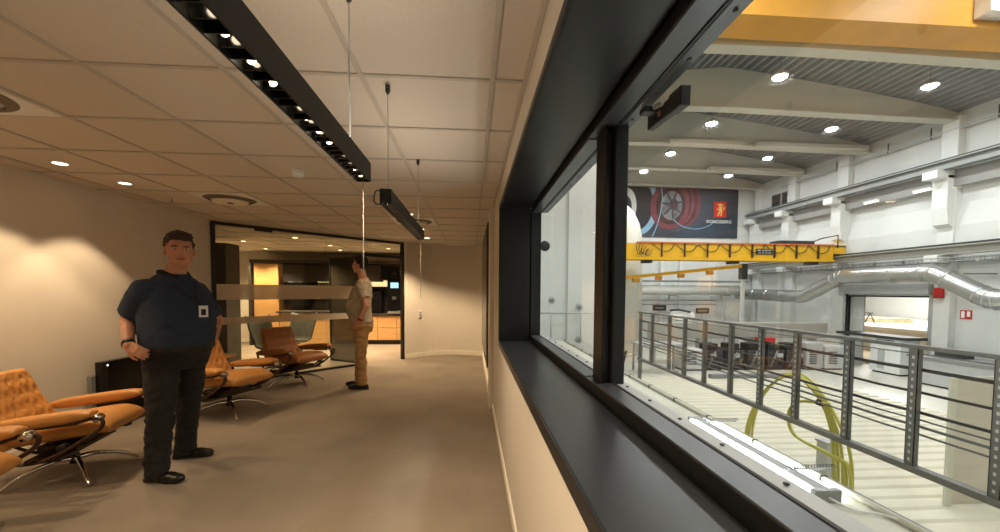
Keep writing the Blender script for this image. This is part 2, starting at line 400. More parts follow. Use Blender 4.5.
cf = thing('coffee_machine', (-2.05, 10.9, .79), 'tall black coffee machine with a lit blue screen on the worktop', 'coffee machine')
link('machine_body', bx(-2.16, -1.80, 10.68, 11.15, .79, 1.74), M['screenblack'], cf, bevel=.01)
link('bean_hopper', lathe(B(), [(.09,1.74),(.12,1.78),(.12,1.88),(.10,1.90)], (-2.0,10.9,0), 16), M['black'], cf, smooth=True)
link('touch_screen', bx(-2.09, -1.89, 10.664, 10.68, 1.46, 1.60), M['screen'], cf)
link('drip_tray', bx(-2.14, -1.82, 10.55, 10.68, .80, .86), M['galv'], cf)
link('spout', bx(-2.04, -1.94, 10.60, 10.68, 1.16, 1.24), M['dgrey'], cf)
tag(link('microwave', bx(-3.0, -2.35, 10.75, 11.18, .79, 1.36), M['screenblack'], bevel=.01), 'black appliance block beside the coffee machine on the worktop', 'appliance')
tag(link('pillar', bx(-4.96, -4.52, 7.85, 8.3, 0, 2.25), M['pillar'], bevel=.004), 'free-standing dark pillar box behind the left end of the glass partition', 'pillar')
# shell lounge chair behind the glass
def shell_chair(x, y, rz, label):
    t = thing('lounge_chair', (x, y, 0), label, 'chair'); t.rotation_euler.z = rz
    bm = B(); nu, nv = 14, 12; g = []
    for j in range(nv+1):
        v = j/nv; row = []
        for i in range(nu+1):
            u = i/nu*2-1; w = .26+.07*max(0, v-.45)
            if v < .5: px, pz = .30-.55*v/.5*1.0, .40-.05*math.sin(PI*v)
            else: px, pz = -.25-.16*(v-.5)/.5, .39+.46*(v-.5)/.5
            wing = .12*u*u*(1 if v > .35 else .3)
            row.append(bm.verts.new((px+wing, u*w, pz+.05*u*u+(.05*u*u if v > .9 else 0))))
        g.append(row)
    for j in range(nv):
        for i in range(nu): bm.faces.new((g[j][i], g[j][i+1], g[j+1][i+1], g[j+1][i]))
    o = link('seat_shell', bm, mat('grey_green_shell', (70,70,60), .6), t, smooth=True); s = o.modifiers.new('s','SOLIDIFY'); s.thickness = .025
    link('column', lathe(B(), [(.025,.03),(.025,.36)], (0,0,0), 12), M['black'], t)
    for a in (0, PI/2, PI, 3*PI/2):
        link('leg', tube(B(), [(0,0,.06),(.3*math.cos(a+.4),.3*math.sin(a+.4),.018)], .014), M['black'], t)
shell_chair(-3.43, 8.15, math.radians(-105), 'dark shell lounge chair behind the glass, nearer the open door')
shell_chair(-3.42, 7.25, math.radians(-12), 'dark rounded lounge chair behind the glass, left of the winged one')
st = thing('side_table', (-3.32, 5.55, 0), 'small round pale side table by the wall between two leather recliners', 'side table')
link('table_top', lathe(B(), [(.0001,.50),(.20,.50),(.21,.51),(.20,.525),(.0001,.525)], (-3.32,5.55,0), 28), M['oak'], st, smooth=False)
link('table_stem', lathe(B(), [(.015,.012),(.015,.50)], (-3.32,5.55,0), 12), M['black'], st)
link('table_base', lathe(B(), [(.15,0),(.15,.008),(.02,.014)], (-3.32,5.55,0), 24), M['black'], st)
# ================================================================ CEILING FITTINGS
def downlight(x, y, label, power=0, cone=116, r=.045, aim=None, group=None):
    t = thing('ceiling_downlight', (x, y, ZC), label, 'ceiling light', group)
    link('trim_ring', lathe(B(), [(r,ZC-.006),(r+.012,ZC-.004),(r+.013,ZC+.003),(r,ZC+.003)], (x,y,0), 24, ring_only=True), M['white'], t, smooth=True)
    link('lamp_lens', lathe(B(), [(.0001,ZC-.004),(r,ZC-.004),(r,ZC+.002),(.0001,ZC+.002)], (x,y,0), 20), M['lens'], t)
    if power:
        l = bpy.data.lights.new('downlight_spot', 'SPOT'); l.energy = power; l.color = (1,.73,.45); l.spot_size = math.radians(cone); l.spot_blend = .55 if cone > 100 else .3; l.shadow_soft_size = .04
        o = bpy.data.objects.new('downlight_spot', l); C.objects.link(o); o.location = (x, y, ZC-.02)
        if aim: o.rotation_euler = Vector((aim[0]-x, aim[1]-y, aim[2]-ZC)).to_track_quat('-Z','Y').to_euler()
DL = [(-3.221,3.464,'round ceiling downlight by the left wall, nearer of the two lit ones',62),
      (-3.214,4.054,'round ceiling downlight by the left wall, farther of the two lit ones',62),
      (-.834,7.679,'tiny ceiling downlight just past the end of the far pendant',165),
      (-.805,5.322,'tiny ceiling downlight right beside the middle of the far pendant',30),
      (-.808,6.581,'tiny ceiling downlight seen beside the far end of the pendant',36)]
for x, y, lb, pw in DL: downlight(x, y, lb, pw*1.3*(1 if x > -2 else .75), cone=116 if x > -2 else 92)
for x, y in ((-3.2,2.27),(-3.2,1.1),(-1.9,-.6),(-2.9,-.9),(-.9,-1.2)):
    downlight(x, y, 'ceiling downlight behind the photographer, same row spacing as the lit ones', 58, group='downlights over the near end of the room')
for i, (x, y, lb) in enumerate([(-4.6,8.6,'kitchen ceiling downlight, leftmost in the front row'),(-3.3,7.9,'kitchen ceiling downlight nearest the glass'),(-3.1,9.2,'kitchen ceiling downlight in the middle'),
      (-4.9,10.1,'kitchen ceiling downlight over the tall oak cabinet'),(-3.2,10.2,'kitchen ceiling downlight above the worktop middle'),(-1.95,9.7,'kitchen ceiling downlight near the coffee machine'),(-5.7,10.2,'added kitchen downlight brightening the white wall')]):  # last entry is an extra lamp, added to brighten the white wall
    downlight(x, y, lb, 260)
def diffuser(i, j, label):
    cx, cy = X0+(i+.5)*T, Y0+(j+.5)*T
    t = thing('ceiling_air_diffuser', (cx, cy, ZC), label, 'air vent')
    link('vent_plate', bx(cx-.285, cx+.285, cy-.285, cy+.285, ZC-.008, ZC+.003), M['white'], t)
    link('recess_ring', lathe(B(), [(.20,ZC-.030),(.25,ZC-.007),(.255,ZC-.006),(.24,ZC+.002),(.20,ZC-.006)], (cx,cy,0), 40, ring_only=True), mat('vent_recess', (120,108,92), .7), t, smooth=True)
    link('vent_disc', lathe(B(), [(.0001,ZC-.045),(.12,ZC-.045),(.17,ZC-.038),(.175,ZC-.03),(.10,ZC-.02)], (cx,cy,0), 40), M['base'], t, smooth=True)
    link('vent_hub', lathe(B(), [(.03,ZC-.055),(.03,ZC-.044)], (cx,cy,0), 16), M['grey'], t)
diffuser(-2, 0, 'round air diffuser in a white ceiling tile at the left edge')
diffuser(-2, 4, 'round air diffuser in the ceiling above the seated chairs, before the glass partition')
diffuser(1, 6, 'round air diffuser in the ceiling beside the far pendant')
t = thing('smoke_detector', (-1.435, 3.512, ZC), 'small round white smoke detector on the ceiling left of the near pendant', 'smoke detector')
link('detector_base', lathe(B(), [(.055,ZC-.012),(.055,ZC+.002)], (-1.435,3.512,0), 24), M['white'], t)
link('detector_head', lathe(B(), [(.03,ZC-.05),(.045,ZC-.04),(.045,ZC-.012)], (-1.435,3.512,0), 24), M['white'], t, smooth=True)
t = thing('sprinkler_head', (-3.225, 4.664, ZC), 'tiny sprinkler head on the ceiling left of the far diffuser', 'sprinkler')
link('escutcheon', lathe(B(), [(.03,ZC-.006),(.03,ZC+.002)], (-3.225,4.664,0), 16), M['white'], t)
link('nozzle', lathe(B(), [(.008,ZC-.006),(.008,ZC-.04),(.018,ZC-.042),(.018,ZC-.046)][::-1], (-3.225,4.664,0), 12), M['chrome'], t)
def pendant(y0, y1, label, wires, nl):
    xr, w, z0, z1 = -.378, .052, 1.795, 1.865; xc = xr-w/2
    t = thing('linear_pendant', (xc, (y0+y1)/2, z1), label, 'pendant lamp')
    bm = B(); box(bm, xr-w, xr-w+.004, y0, y1, z0, z1); box(bm, xr-.004, xr, y0, y1, z0, z1); box(bm, xr-w+.001, xr-.001, y0+.001, y1-.001, z0+.035, z1-.001); box(bm, xr-w, xr, y0, y0+.004, z0, z1); box(bm, xr-w, xr, y1-.004, y1, z0, z1)
    link('housing', bm, M['pend'], t)
    bm = B(); n = int((y1-y0)/.036)
    for i in range(n):
        y = y0+.018+i*(y1-y0-.02)/n
        prism(bm, [(y-.008, z0+.034), (y+.008, z0+.034), (y+.0015, z0+.003), (y-.0015, z0+.003)], 'x', xr-w+.005, xr-.005)
    link('louvre', bm, M['louv'], t)
    for i in range(nl):
        y = y0+(i+.5)*(y1-y0)/nl
        link('led', ell(B(), (xc, y, z0+.015), (.008,.007,.007), seg=8, rings=6), M['led'], t)
    for y in wires:
        link('suspension_wire', tube(B(), [(xc,y,z1),(xc,y,ZC-.02)], .0016, 6), M['galv'], t)
        link('wire_anchor', lathe(B(), [(.012,ZC-.004),(.012,ZC-.03),(.005,ZC-.045)][::-1], (xc,y,0), 12), M['dgrey'], t)
        link('wire_grip', lathe(B(), [(.005,z1+.04),(.007,z1+.02),(.007,z1)][::-1], (xc,y,0), 10), M['galv'], t)
    return t
p1 = pendant(.10, 1.57, 'black linear pendant lamp, nearest, crossing the top of the view', (.35, 1.40), 18)
p2 = pendant(1.95, 3.27, 'black linear pendant lamp hanging farther down the corridor', (2.02, 3.12), 12)
link('power_cable', tube(B(), curve([(-.404,1.395,1.865),(-.400,1.397,1.98),(-.408,1.402,2.1),(-.402,1.398,2.25),(-.404,1.40,ZC)], 5), .0022, 6), M['lgrey'], p1)
link('power_cable', tube(B(), curve([(-.404,1.952,1.84),(-.44,1.93,1.85),(-.45,1.93,1.80),(-.42,1.94,1.79),(-.40,1.95,1.83)], 5), .003, 6), M['cable'], p2)
tag(link('pull_cord', tube(B(), [(-.404,1.56,1.797),(-.404,1.56,1.26)], .0014, 6), M['cord']), 'thin white cord hanging straight down from the near pendant end', 'cord')
tag(link('pull_cord', tube(B(), [(-.404,3.262,1.797),(-.404,3.262,1.33)], .0014, 6), M['cord']), 'thin pale cord hanging from the far pendant end', 'cord')
for (ya, yb, e) in ((.10,1.57,19),(1.95,3.27,12)):
    l = bpy.data.lights.new('pendant_light', 'AREA'); l.shape = 'RECTANGLE'; l.size = .03; l.size_y = yb-ya-.1; l.energy = e; l.color = (1,.78,.54); l.spread = math.radians(130)
    o = bpy.data.objects.new('pendant_light', l); C.objects.link(o); o.location = (-.404, (ya+yb)/2, 1.79)
    l = bpy.data.lights.new('added_ceiling_fill', 'AREA'); l.shape = 'RECTANGLE'; l.size = .03; l.size_y = yb-ya-.1; l.energy = e*.15; l.color = (1,.86,.70)  # upward fill lamp added over each pendant to brighten the ceiling
    o = bpy.data.objects.new('added_ceiling_fill', l); C.objects.link(o); o.location = (-.404, (ya+yb)/2, 1.87); o.rotation_euler.x = PI
# wall switch on far wall
t = thing('light_switch', (-1.02, 8.74, .9), 'small white double switch on the far curved wall', 'switch')
SX = oriented(-1.085, 8.655, math.radians(47)); 
link('switch_plate', bx(-.04, .04, -.012, .0, .84, .98, mx=SX), M['white'], t, bevel=.003)
for z in (.865, .92): link('rocker', bx(-.018, .018, -.018, -.010, z, z+.035, mx=SX), M['grey'], t)
# ================================================================ RECLINERS
def cushion(bm, f, nu=28, nv=28, n=5.0, tuft=None, T=.07):
    top = []; bot = []
    def th(u, v): return max(0, (1-abs(u)**n))**(1/2.4)*max(0, (1-abs(v)**n))**(1/2.4)
    for j in range(nv+1):
        v = math.sin((j/nv*2-1)*PI/2); a = []; b = []
        for i in range(nu+1):
            u = math.sin((i/nu*2-1)*PI/2); h = T*th(u, v)
            k = h*(1-(tuft(u, v) if tuft else 0))
            a.append(bm.verts.new(f(u, v, k)))
            b.append(a[-1] if h < 1e-6 else bm.verts.new(f(u, v, -h)))
        top.append(a); bot.append(b)
    for j in range(nv):
        for i in range(nu):
            for g, s in ((top, 1), (bot, -1)):
                q = [g[j][i], g[j][i+1], g[j+1][i+1], g[j+1][i]]
                if s < 0: q.reverse()
                try: fc = bm.faces.new(q); fc.smooth = True
                except ValueError: pass
    return bm
def back_tuft(u, v):
    d = 0
    for r, row in enumerate((-.55, -.15, .25, .65)):
        cols = (-.5, 0, .5) if r % 2 else (-.25, .25, -.75, .75)
        for c in cols: d += .40*math.exp(-(((u-c)/.085)**2+((v-row)/.085)**2))
    a = abs(((u*1.0+v*.62+4.08) % .5)-.25); b = abs(((u*1.0-v*.62+4.42) % .5)-.25)
    lim = 1 if abs(u) < .85 and -.8 < v < .85 else 0
    d += lim*.28*(math.exp(-(a/.035)**2)+math.exp(-(b/.035)**2))
    return min(d, .75)
def seat_tuft(u, v): return .25*math.exp(-((v+.25)/.05)**2)
def recliner(x, y, rz, label, leather, base_rot=.0):
    t = thing('recliner_chair', (x, y, 0), label, 'armchair', None); t.rotation_euler.z = rz
    # seat: u across (y), v along x
    def fs(u, v, h):
        X = .015+.345*v; curl = -.05*max(0, v-.55)**2*4
        return (X, u*(.268-.01*v), .365+.085*(v+1)/2+h+curl)
    link('seat', cushion(B(), fs, tuft=seat_tuft, T=.075), leather, t, smooth=True)
    def fb(u, v, h):
        s = (v+1)/2; w = .285-.05*s
        X = -.24-.22*s-.02*math.sin(s*PI); Z = .31+.51*s
        n = Vector((.50,0,.30)).normalized()
        return (X+n.x*h-.03*(1-u*u)*.6, u*w, Z+n.z*h)
    link('backrest', cushion(B(), fb, 40, 40, 6, back_tuft, .075), leather, t, smooth=True)
    for s in (-1, 1):
        def fa(u, v, h, s=s): return (-.02+.33*v, s*.335+u*.054, .525+.035*v+h)
        link('arm_pad', cushion(B(), fa, 12, 24, 4, None, .044), leather, t, smooth=True)
        bm = B(); P = curve([(.20,s*.355,.495),(.30,s*.355,.525),(.365,s*.355,.515),(.36,s*.355,.455),(.27,s*.352,.385),(.10,s*.345,.28),(-.06,s*.325,.225),(-.20,s*.325,.235),(-.29,s*.34,.32),(-.36,s*.352,.455),(-.30,s*.353,.472),(0,s*.353,.482),(.22,s*.354,.497)], 5)
        tube(bm, P, .0135, 8); link('arm_frame', bm, M['darkwood'] if leather is M['leather'] else M['darkwood'], t, smooth=True)
        bm = B(); lathe(bm, [(.0001,s*.335-.03),(.028,s*.335-.03),(.028,s*.335+.03),(.0001,s*.335+.03)], (.335,0,.525), 16, 'y'); link('arm_end_ring', bm, M['chrome'], t)
        bm = B(); lathe(bm, [(.0001,s*.31-.02),(.026,s*.31-.02),(.026,s*.31+.045),(.0001,s*.31+.045)], (.10,0,.315), 16, 'y'); link('tilt_knob', bm, M['black'], t)
    bm = B(); tube(bm, curve([(-.30,-.2,.36),(-.12,-.18,.255),(.15,-.18,.29),(.30,-.2,.38)],5), .012); tube(bm, curve([(-.30,.2,.36),(-.12,.18,.255),(.15,.18,.29),(.30,.2,.38)],5), .012)
    box(bm, -.10, .10, -.34, .34, .225, .25); box(bm, -.12, .12, -.19, .19, .25, .30)
    link('seat_mechanism', bm, M['steel'], t)
    link('column', lathe(B(), [(.035,.10),(.032,.16),(.024,.17),(.024,.235)], (0,0,0), 16), M['steel'], t, smooth=True)
    for k in range(4):
        a = base_rot+k*PI/2+PI/4; c, s_ = math.cos(a), math.sin(a)
        P = curve([(0,0,.135),(.12*c,.12*s_,.138),(.27*c,.27*s_,.095),(.39*c,.39*s_,.018)], 5)
        link('leg', tube(B(), P, [.021-.009*i/(len(P)-1) for i in range(len(P))], 8), M['chrome'], t, smooth=True)
    return t
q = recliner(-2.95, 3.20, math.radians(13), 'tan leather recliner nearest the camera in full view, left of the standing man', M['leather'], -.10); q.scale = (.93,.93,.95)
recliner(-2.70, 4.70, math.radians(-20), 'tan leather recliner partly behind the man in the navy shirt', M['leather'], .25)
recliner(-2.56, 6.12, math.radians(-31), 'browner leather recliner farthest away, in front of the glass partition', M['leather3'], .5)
recliner(-2.84, 2.13, math.radians(14), 'tan leather recliner cut off by the left edge of the photo', M['leather'], .2)
# black screen by the wall
t = thing('display_screen', (-3.6, 4.7, 0), 'low black display standing against the left wall behind the standing man', 'display')
link('screen_body', bx(-3.62, -3.55, 4.15, 5.35, .09, .68), M['screenblack'], t, bevel=.004)
link('screen_bezel', bx(-3.55, -3.546, 4.15, 4.20, .09, .68), M['black'], t)
link('status_light', lathe(B(), [(.0001,-3.545),(.009,-3.545),(.009,-3.55),(.0001,-3.55)], (0,4.20,.645), 12, 'x'), mat('status_led', (255,255,255), .4, emit=(255,255,255), strength=2), t)
link('wall_bracket', bx(-3.66, -3.62, 4.11, 4.17, .12, .55), M['grey'], t)
for y in (4.35, 5.15): link('foot', bx(-3.66, -3.48, y-.03, y+.03, 0, .09), M['black'], t, bevel=.004)
# ================================================================ PEOPLE
class Fr:
    def __init__(s, x, y, deg):   # facing direction in degrees (plan), origin
        s.o = Vector((x, y, 0)); a = math.radians(deg); s.F = Vector((math.cos(a), math.sin(a), 0)); s.R = Vector((s.F.y, -s.F.x, 0))
    def p(s, r, f, z): return s.o+s.R*r+s.F*f+Vector((0,0,z))
def loft(bm, fr, rings, seg=28, infl=0, n=2.3):
    rr = []
    for (z, f, a, b) in rings:
        L = []
        for k in range(seg):
            t = 2*PI*k/seg; c, s = math.cos(t), math.sin(t)
            u = math.copysign(abs(c)**(2/n), c)*(a+infl); v = math.copysign(abs(s)**(2/n), s)*(b+infl)
            L.append(bm.verts.new(fr.p(u, f+v, z)))
        rr.append(L)
    for i in range(len(rr)-1):
        for k in range(seg): bm.faces.new((rr[i][k], rr[i][(k+1)%seg], rr[i+1][(k+1)%seg], rr[i+1][k]))
    bm.faces.new(rr[0]); bm.faces.new(rr[-1])
def limb(bm, P, rs, infl=0, ends=True, seg=14):
    P = [Vector(p) for p in P]; rs = [r+infl for r in rs]
    Q = []; q = []
    for i in range(len(P)-1):
        for k in range(4): Q.append(P[i].lerp(P[i+1], k/4)); q.append(rs[i]+(rs[i+1]-rs[i])*k/4)
    Q.append(P[-1]); q.append(rs[-1]); tube(bm, Q, q, seg)
    for i, p in enumerate(P):
        if ends or 0 < i < len(P)-1: ell(bm, p, (rs[i],)*3, seg=12, rings=8)
def hand(bm, w, d, nrm, curl=.5, thumb=1, s=1.0):
    w = Vector(w); d = Vector(d).normalized(); nrm = Vector(nrm); nrm = (nrm-d*nrm.dot(d)).normalized(); side = d.cross(nrm)
    for k in range(5):   # palm
        q = w+d*(.02+.016*k)*s
        for j in (-1.4,-.5,.5,1.4): ell(bm, q+side*j*.017*s, (.016*s,)*3, seg=8, rings=6)
    for i, (off, L) in enumerate(((-.029,.068),(-.0095,.078),(.0095,.072),(.028,.056))):
        p = w+d*.088*s+side*off*1.05*s; pts = [p]; a = 0
        for k, fr in enumerate((.45,.32,.23)):
            a += curl*(.45+.35*k); dd = d*math.cos(a)+nrm*math.sin(a)+side*off*2*.5
            p = p+dd.normalized()*L*fr*s*1.05; pts.append(p)
        limb(bm, pts, [.0092*s,.0086*s,.0078*s,.0068*s], seg=8)
    sd = side*(-thumb)
    p = w+d*.03*s+sd*.022*s; limb(bm, [p, p+(d*.022+sd*.026+nrm*.008)*s, p+(d*.05+sd*.036+nrm*.018)*s, p+(d*.072+sd*.034+nrm*.03)*s], [.013*s,.011*s,.0098*s,.008*s], seg=8)
def head(bm, h, z, s=1.0):   # h: Fr at head centre; z: height of the crown; s scale
    P = lambda r, f, dz: h.p(r*s, f*s, z-dz*s)
    E = lambda r, f, dz, rad: ell(bm, P(r,f,dz), tuple(v*s for v in rad), h.R[:2], h.F[:2])
    E(0,-.012,.098,(.076,.094,.096)); E(0,.028,.13,(.066,.068,.085)); E(0,.035,.188,(.054,.054,.042)); E(0,.060,.212,(.026,.028,.018))
    E(.04,.05,.155,(.028,.034,.034)); E(-.04,.05,.155,(.028,.034,.034)); E(0,.072,.10,(.05,.018,.012))
    E(.042,.03,.185,(.026,.04,.03)); E(-.042,.03,.185,(.026,.04,.03))
    tube(bm, [P(0,.086,.112), P(0,.108,.142), P(0,.112,.15)], [.010*s,.014*s,.010*s], 10); E(0,.104,.150,(.018,.014,.010))
    E(.078,-.008,.13,(.010,.022,.032)); E(-.078,-.008,.13,(.010,.022,.032)); E(0,.088,.183,(.026,.010,.012))
def face_parts(t, h, z, s, gaze=0):
    P = lambda r, f, dz: h.p(r*s, f*s, z-dz*s)
    for r in (-.03, .03):
        link('eye', ell(B(), P(r,.088,.122), (.012*s,.005*s,.0042*s), h.R[:2], h.F[:2]), M['badge'], t, smooth=True)
        link('pupil', ell(B(), P(r,.091,.122), (.0055*s,.004*s,.0045*s), h.R[:2], h.F[:2]), M['eye'], t, smooth=True)
        link('eyebrow', ell(B(), P(r*1.08,.090,.102), (.02*s,.007*s,.005*s), h.R[:2], h.F[:2]), M['hair'], t, smooth=True)
    link('mouth', ell(B(), P(0,.096,.184), (.026*s,.006*s,.0055*s), h.R[:2], h.F[:2]), M['lip'], t, smooth=True)
def hair(t, h, z, s, m, bald=0):
    bm = B(); P = lambda r, f, dz: h.p(r*s, f*s, z-dz*s)
    E = lambda r, f, dz, rad: ell(bm, P(r,f,dz), tuple(v*s for v in rad), h.R[:2], h.F[:2])
    E(0,-.024,.085,(.083,.092,.09)); E(0,.02,.048,(.070,.068,.040)); E(0,-.045,.12,(.076,.068,.075)); E(.02,.05,.045,(.05,.035,.028)); E(-.025,.045,.042,(.05,.035,.028))
    E(.074,-.01,.095,(.010,.028,.03)); E(-.074,-.01,.095,(.010,.028,.03))
    bake_remesh(link('hair', bm, m, t), .005*s, 3, .010, .026)
def shoe(t, ankle, toe, m, s=1.0):
    a = Vector(ankle); d = Vector((toe[0]-a.x, toe[1]-a.y, 0)).normalized(); sd = Vector((-d.y, d.x, 0)); bm = B()
    def E(f, w, z, rad): ell(bm, a+d*f+Vector((0,0,z-a.z)), rad, sd[:2], d[:2])
    E(-.045,0,.04,(.036,.042,.04)); E(.02,0,.05,(.038,.07,.045)); E(.10,0,.038,(.046,.075,.036)); E(.15,0,.032,(.042,.06,.030)); E(0,0,.085,(.036,.045,.04))
    for f, w in ((-.045,.034),(.03,.034),(.10,.046),(.15,.042)): E(f,0,.014,(w+.004,.055,.014))
    o = bake_remesh(link('shoe', bm, m, t), .007, 3)
    for v in o.data.vertices: v.co.z = max(v.co.z, .001)
    return o
# ---- man in navy shirt
RX, RY = -2.225, 3.22
m1 = thing('person', (RX, RY, 0), 'man in a navy polo shirt and black trousers standing with a hand on his hip', 'person')
fr = Fr(RX, RY, -22); hf = Fr(-2.165, 3.19, -52)
tors = [(.80,0,.175,.13),(.88,.0,.195,.16),(.96,.02,.205,.195),(1.05,.025,.215,.197),(1.15,.025,.22,.20),(1.26,.012,.22,.178),(1.35,.0,.215,.15),(1.41,-.01,.18,.12),(1.455,-.012,.135,.10),(1.50,-.012,.085,.08),(1.53,-.012,.068,.068)]
hipR, hipL = fr.p(.10,0,.92), fr.p(-.10,0,.92)
kR, kL = Vector((-2.235,3.06,.50)), Vector((-2.265,3.40,.50)); aR, aL = Vector((-2.27,3.05,.10)), Vector((-2.36,3.48,.10))
sR, sL = fr.p(.205,-.01,1.375), fr.p(-.175,-.03,1.37)
eR, eL = Vector((-2.49,3.13,1.17)), Vector((-2.17,3.62,1.13)); wR, wL = Vector((-2.36,2.96,1.0)), Vector((-2.10,3.46,1.0))
bm = B(); loft(bm, fr, tors); tube(bm, [fr.p(0,-.01,1.45), hf.p(0,0,1.64)], [.068,.060], 16)
head(bm, hf, 1.812, 1.10)
for a, b, c, d in ((sR,eR,wR,1),(sL,eL,wL,-1)): limb(bm, [a,b,c], [.066,.050,.033])
hand(bm, wR, (.13,-.04,-.055), (-.2,.9,-.2), .45, 1); hand(bm, wL, (-.06,-.10,-.05), (-.3,-.6,-.2), .5, -1)
for a, b, c in ((hipR,kR,aR),(hipL,kL,aL)): limb(bm, [a,b,c+Vector((0,0,-.03))], [.095,.062,.042])
bake_remesh(link('body', bm, M['skin'], m1), .0065, 3)
face_parts(m1, hf, 1.812, 1.10); hair(m1, hf, 1.822, 1.09, M['hair'])
bm = B(); loft(bm, fr, [q for q in tors if .9 < q[0] < 1.51], infl=.016)
for a, b, sg in ((sR,eR,1),(sL,eL,-1)): limb(bm, [a.lerp(fr.p(0,0,1.40),.25), a, a.lerp(b,.78)], [.080,.072,.072], .010, ends=False)
ell(bm, sR, (.076,)*3); ell(bm, sL, (.076,)*3)
bake_remesh(link('polo_shirt', bm, M['navy'], m1), .010, 3, .007, .11)
# collar + lanyard + badge
bm = B(); cpt = [fr.p(.083*math.cos(t), -.005+.09*math.sin(t), 1.515-.045*max(0,math.sin(t))) for t in [PI*.5+.35+i*(2*PI-.7)/18 for i in range(19)]]
tube(bm, cpt, .02, 8); o = link('collar', bm, M['collar'], m1, smooth=True)
bm = B(); bp_ = fr.p(-.03,.235,1.27)
for s in (-1, 1):
    tube(bm, curve([fr.p(.07*s,-.01,1.485), fr.p(.075*s,.10,1.44), fr.p(.04*s+.02,.185,1.36), fr.p(-.02,.215,1.30), bp_], 4), .0045, 6)
link('lanyard', bm, M['collar'], m1)
BX = Matrix.Translation(fr.p(-.03,.250,1.23)) @ Matrix.Rotation(math.atan2(hf.R.y, hf.R.x), 4, 'Z')
o = link('badge', bx(-.028, .028, -.003, .003, -.045, .04, mx=BX), M['badge'], m1)
link('badge_print', bx(-.014, .014, .0032, .004, -.03, .015, mx=BX), M['collar'], o)
# trousers
bm = B(); loft(bm, fr, [(.80,0,.178,.13),(.88,.0,.195,.162),(.965,.018,.205,.192)], infl=.014)
for a, b, c in ((hipR,kR,aR),(hipL,kL,aL)): limb(bm, [a, a.lerp(b,.5), b, b.lerp(c,.55), c+Vector((0,0,-.045))], [.112,.100,.082,.075,.072], .004, ends=False)
ell(bm, hipR, (.115,.13,.12)); ell(bm, hipL, (.115,.13,.12))
bake_remesh(link('trousers', bm, M['jean'], m1), .010, 3, .012, .09)
bm = B(); loft(bm, fr, [(.945,.016,.21,.195),(.98,.018,.212,.20)], infl=.016); link('belt', bm, M['black'], m1)
bm = B(); dW = (wR-eR).normalized(); tube(bm, [wR-dW*.035, wR-dW*.005], .038, 14); link('wristwatch', bm, M['black'], m1, smooth=True)
shoe(m1, aR, (-2.02,3.02), M['shoe']); shoe(m1, aL, (-2.10,3.53), M['shoe'])
# ---- man in beige shirt
RX2, RY2 = -1.565, 5.92
m2 = thing('person', (RX2, RY2, 0), 'man in a beige t-shirt and khaki trousers seen from the side by the glass door', 'person')
fr = Fr(RX2, RY2, 186); hf = Fr(-1.59, 5.93, 170)
tors = [(.80,0,.155,.12),(.88,-.01,.175,.135),(.98,.01,.17,.145),(1.08,.04,.175,.155),(1.18,.045,.18,.155),(1.30,.02,.19,.135),(1.42,-.01,.195,.115),(1.49,-.03,.165,.09),(1.535,-.035,.10,.07),(1.57,-.03,.06,.06)]
hipR, hipL = fr.p(.09,-.01,.92), fr.p(-.09,-.01,.92)
kR, kL = fr.p(.09,.04,.50), fr.p(-.10,.0,.50); aR, aL = fr.p(.10,.05,.10), fr.p(-.11,-.02,.10)
sR, sL = fr.p(.185,-.03,1.465), fr.p(-.185,-.03,1.465)
eR, eL = fr.p(.24,-.04,1.18), fr.p(-.25,-.10,1.18); wR, wL = fr.p(.22,.03,.97), fr.p(-.225,.0,.965)
bm = B(); loft(bm, fr, tors); tube(bm, [fr.p(0,-.03,1.50), hf.p(0,-.015,1.70)], [.062,.056], 16)
head(bm, hf, 1.872, 1.0)
for a, b, c in ((sR,eR,wR),(sL,eL,wL)): limb(bm, [a,b,c], [.055,.044,.031])
hand(bm, wL, (-.10,.02,-.13), (-.2,.6,-.1), .5, -1, .95); hand(bm, wR, (-.10,0,-.13), (-.2,-.6,-.1), .5, 1, .95)
for a, b, c in ((hipR,kR,aR),(hipL,kL,aL)): limb(bm, [a,b,c+Vector((0,0,-.03))], [.088,.055,.04])
bake_remesh(link('body', bm, M['skin2'], m2), .0065, 3)
face_parts(m2, hf, 1.872, 1.0); hair(m2, hf, 1.882, 1.03, M['hair2'])
bm = B(); loft(bm, fr, [(.94,.0,.18,.15)]+[q for q in tors if .97 < q[0] < 1.54], infl=.014)
for a, b in ((sR,eR),(sL,eL)): limb(bm, [a.lerp(fr.p(0,-.02,1.44),.25), a, a.lerp(b,.62)], [.078,.072,.070], .012, ends=False)
ell(bm, sR, (.074,)*3); ell(bm, sL, (.074,)*3)
bake_remesh(link('t_shirt', bm, M['tee'], m2), .010, 3, .012, .09)
bm = B(); loft(bm, fr, [(.80,0,.158,.13),(.88,-.005,.175,.142),(.96,.0,.175,.142)], infl=.010)
for a, b, c in ((hipR,kR,aR),(hipL,kL,aL)): limb(bm, [a, a.lerp(b,.5), b, b.lerp(c,.55), c+Vector((0,0,-.045))], [.100,.088,.072,.068,.064], .004, ends=False)
ell(bm, hipR, (.10,.12,.12)); ell(bm, hipL, (.10,.12,.12))
bake_remesh(link('trousers', bm, M['khaki'], m2), .010, 3, .012, .09)
bm = B(); dW = (wL-eL).normalized(); tube(bm, [wL-dW*.05, wL-dW*.02], .036, 14); link('wristband', bm, M['red'], m2, smooth=True)
shoe(m2, aR, (aR.x-.3,aR.y+.02), M['shoe']); shoe(m2, aL, (aL.x-.3,aL.y+.03), M['shoe'])
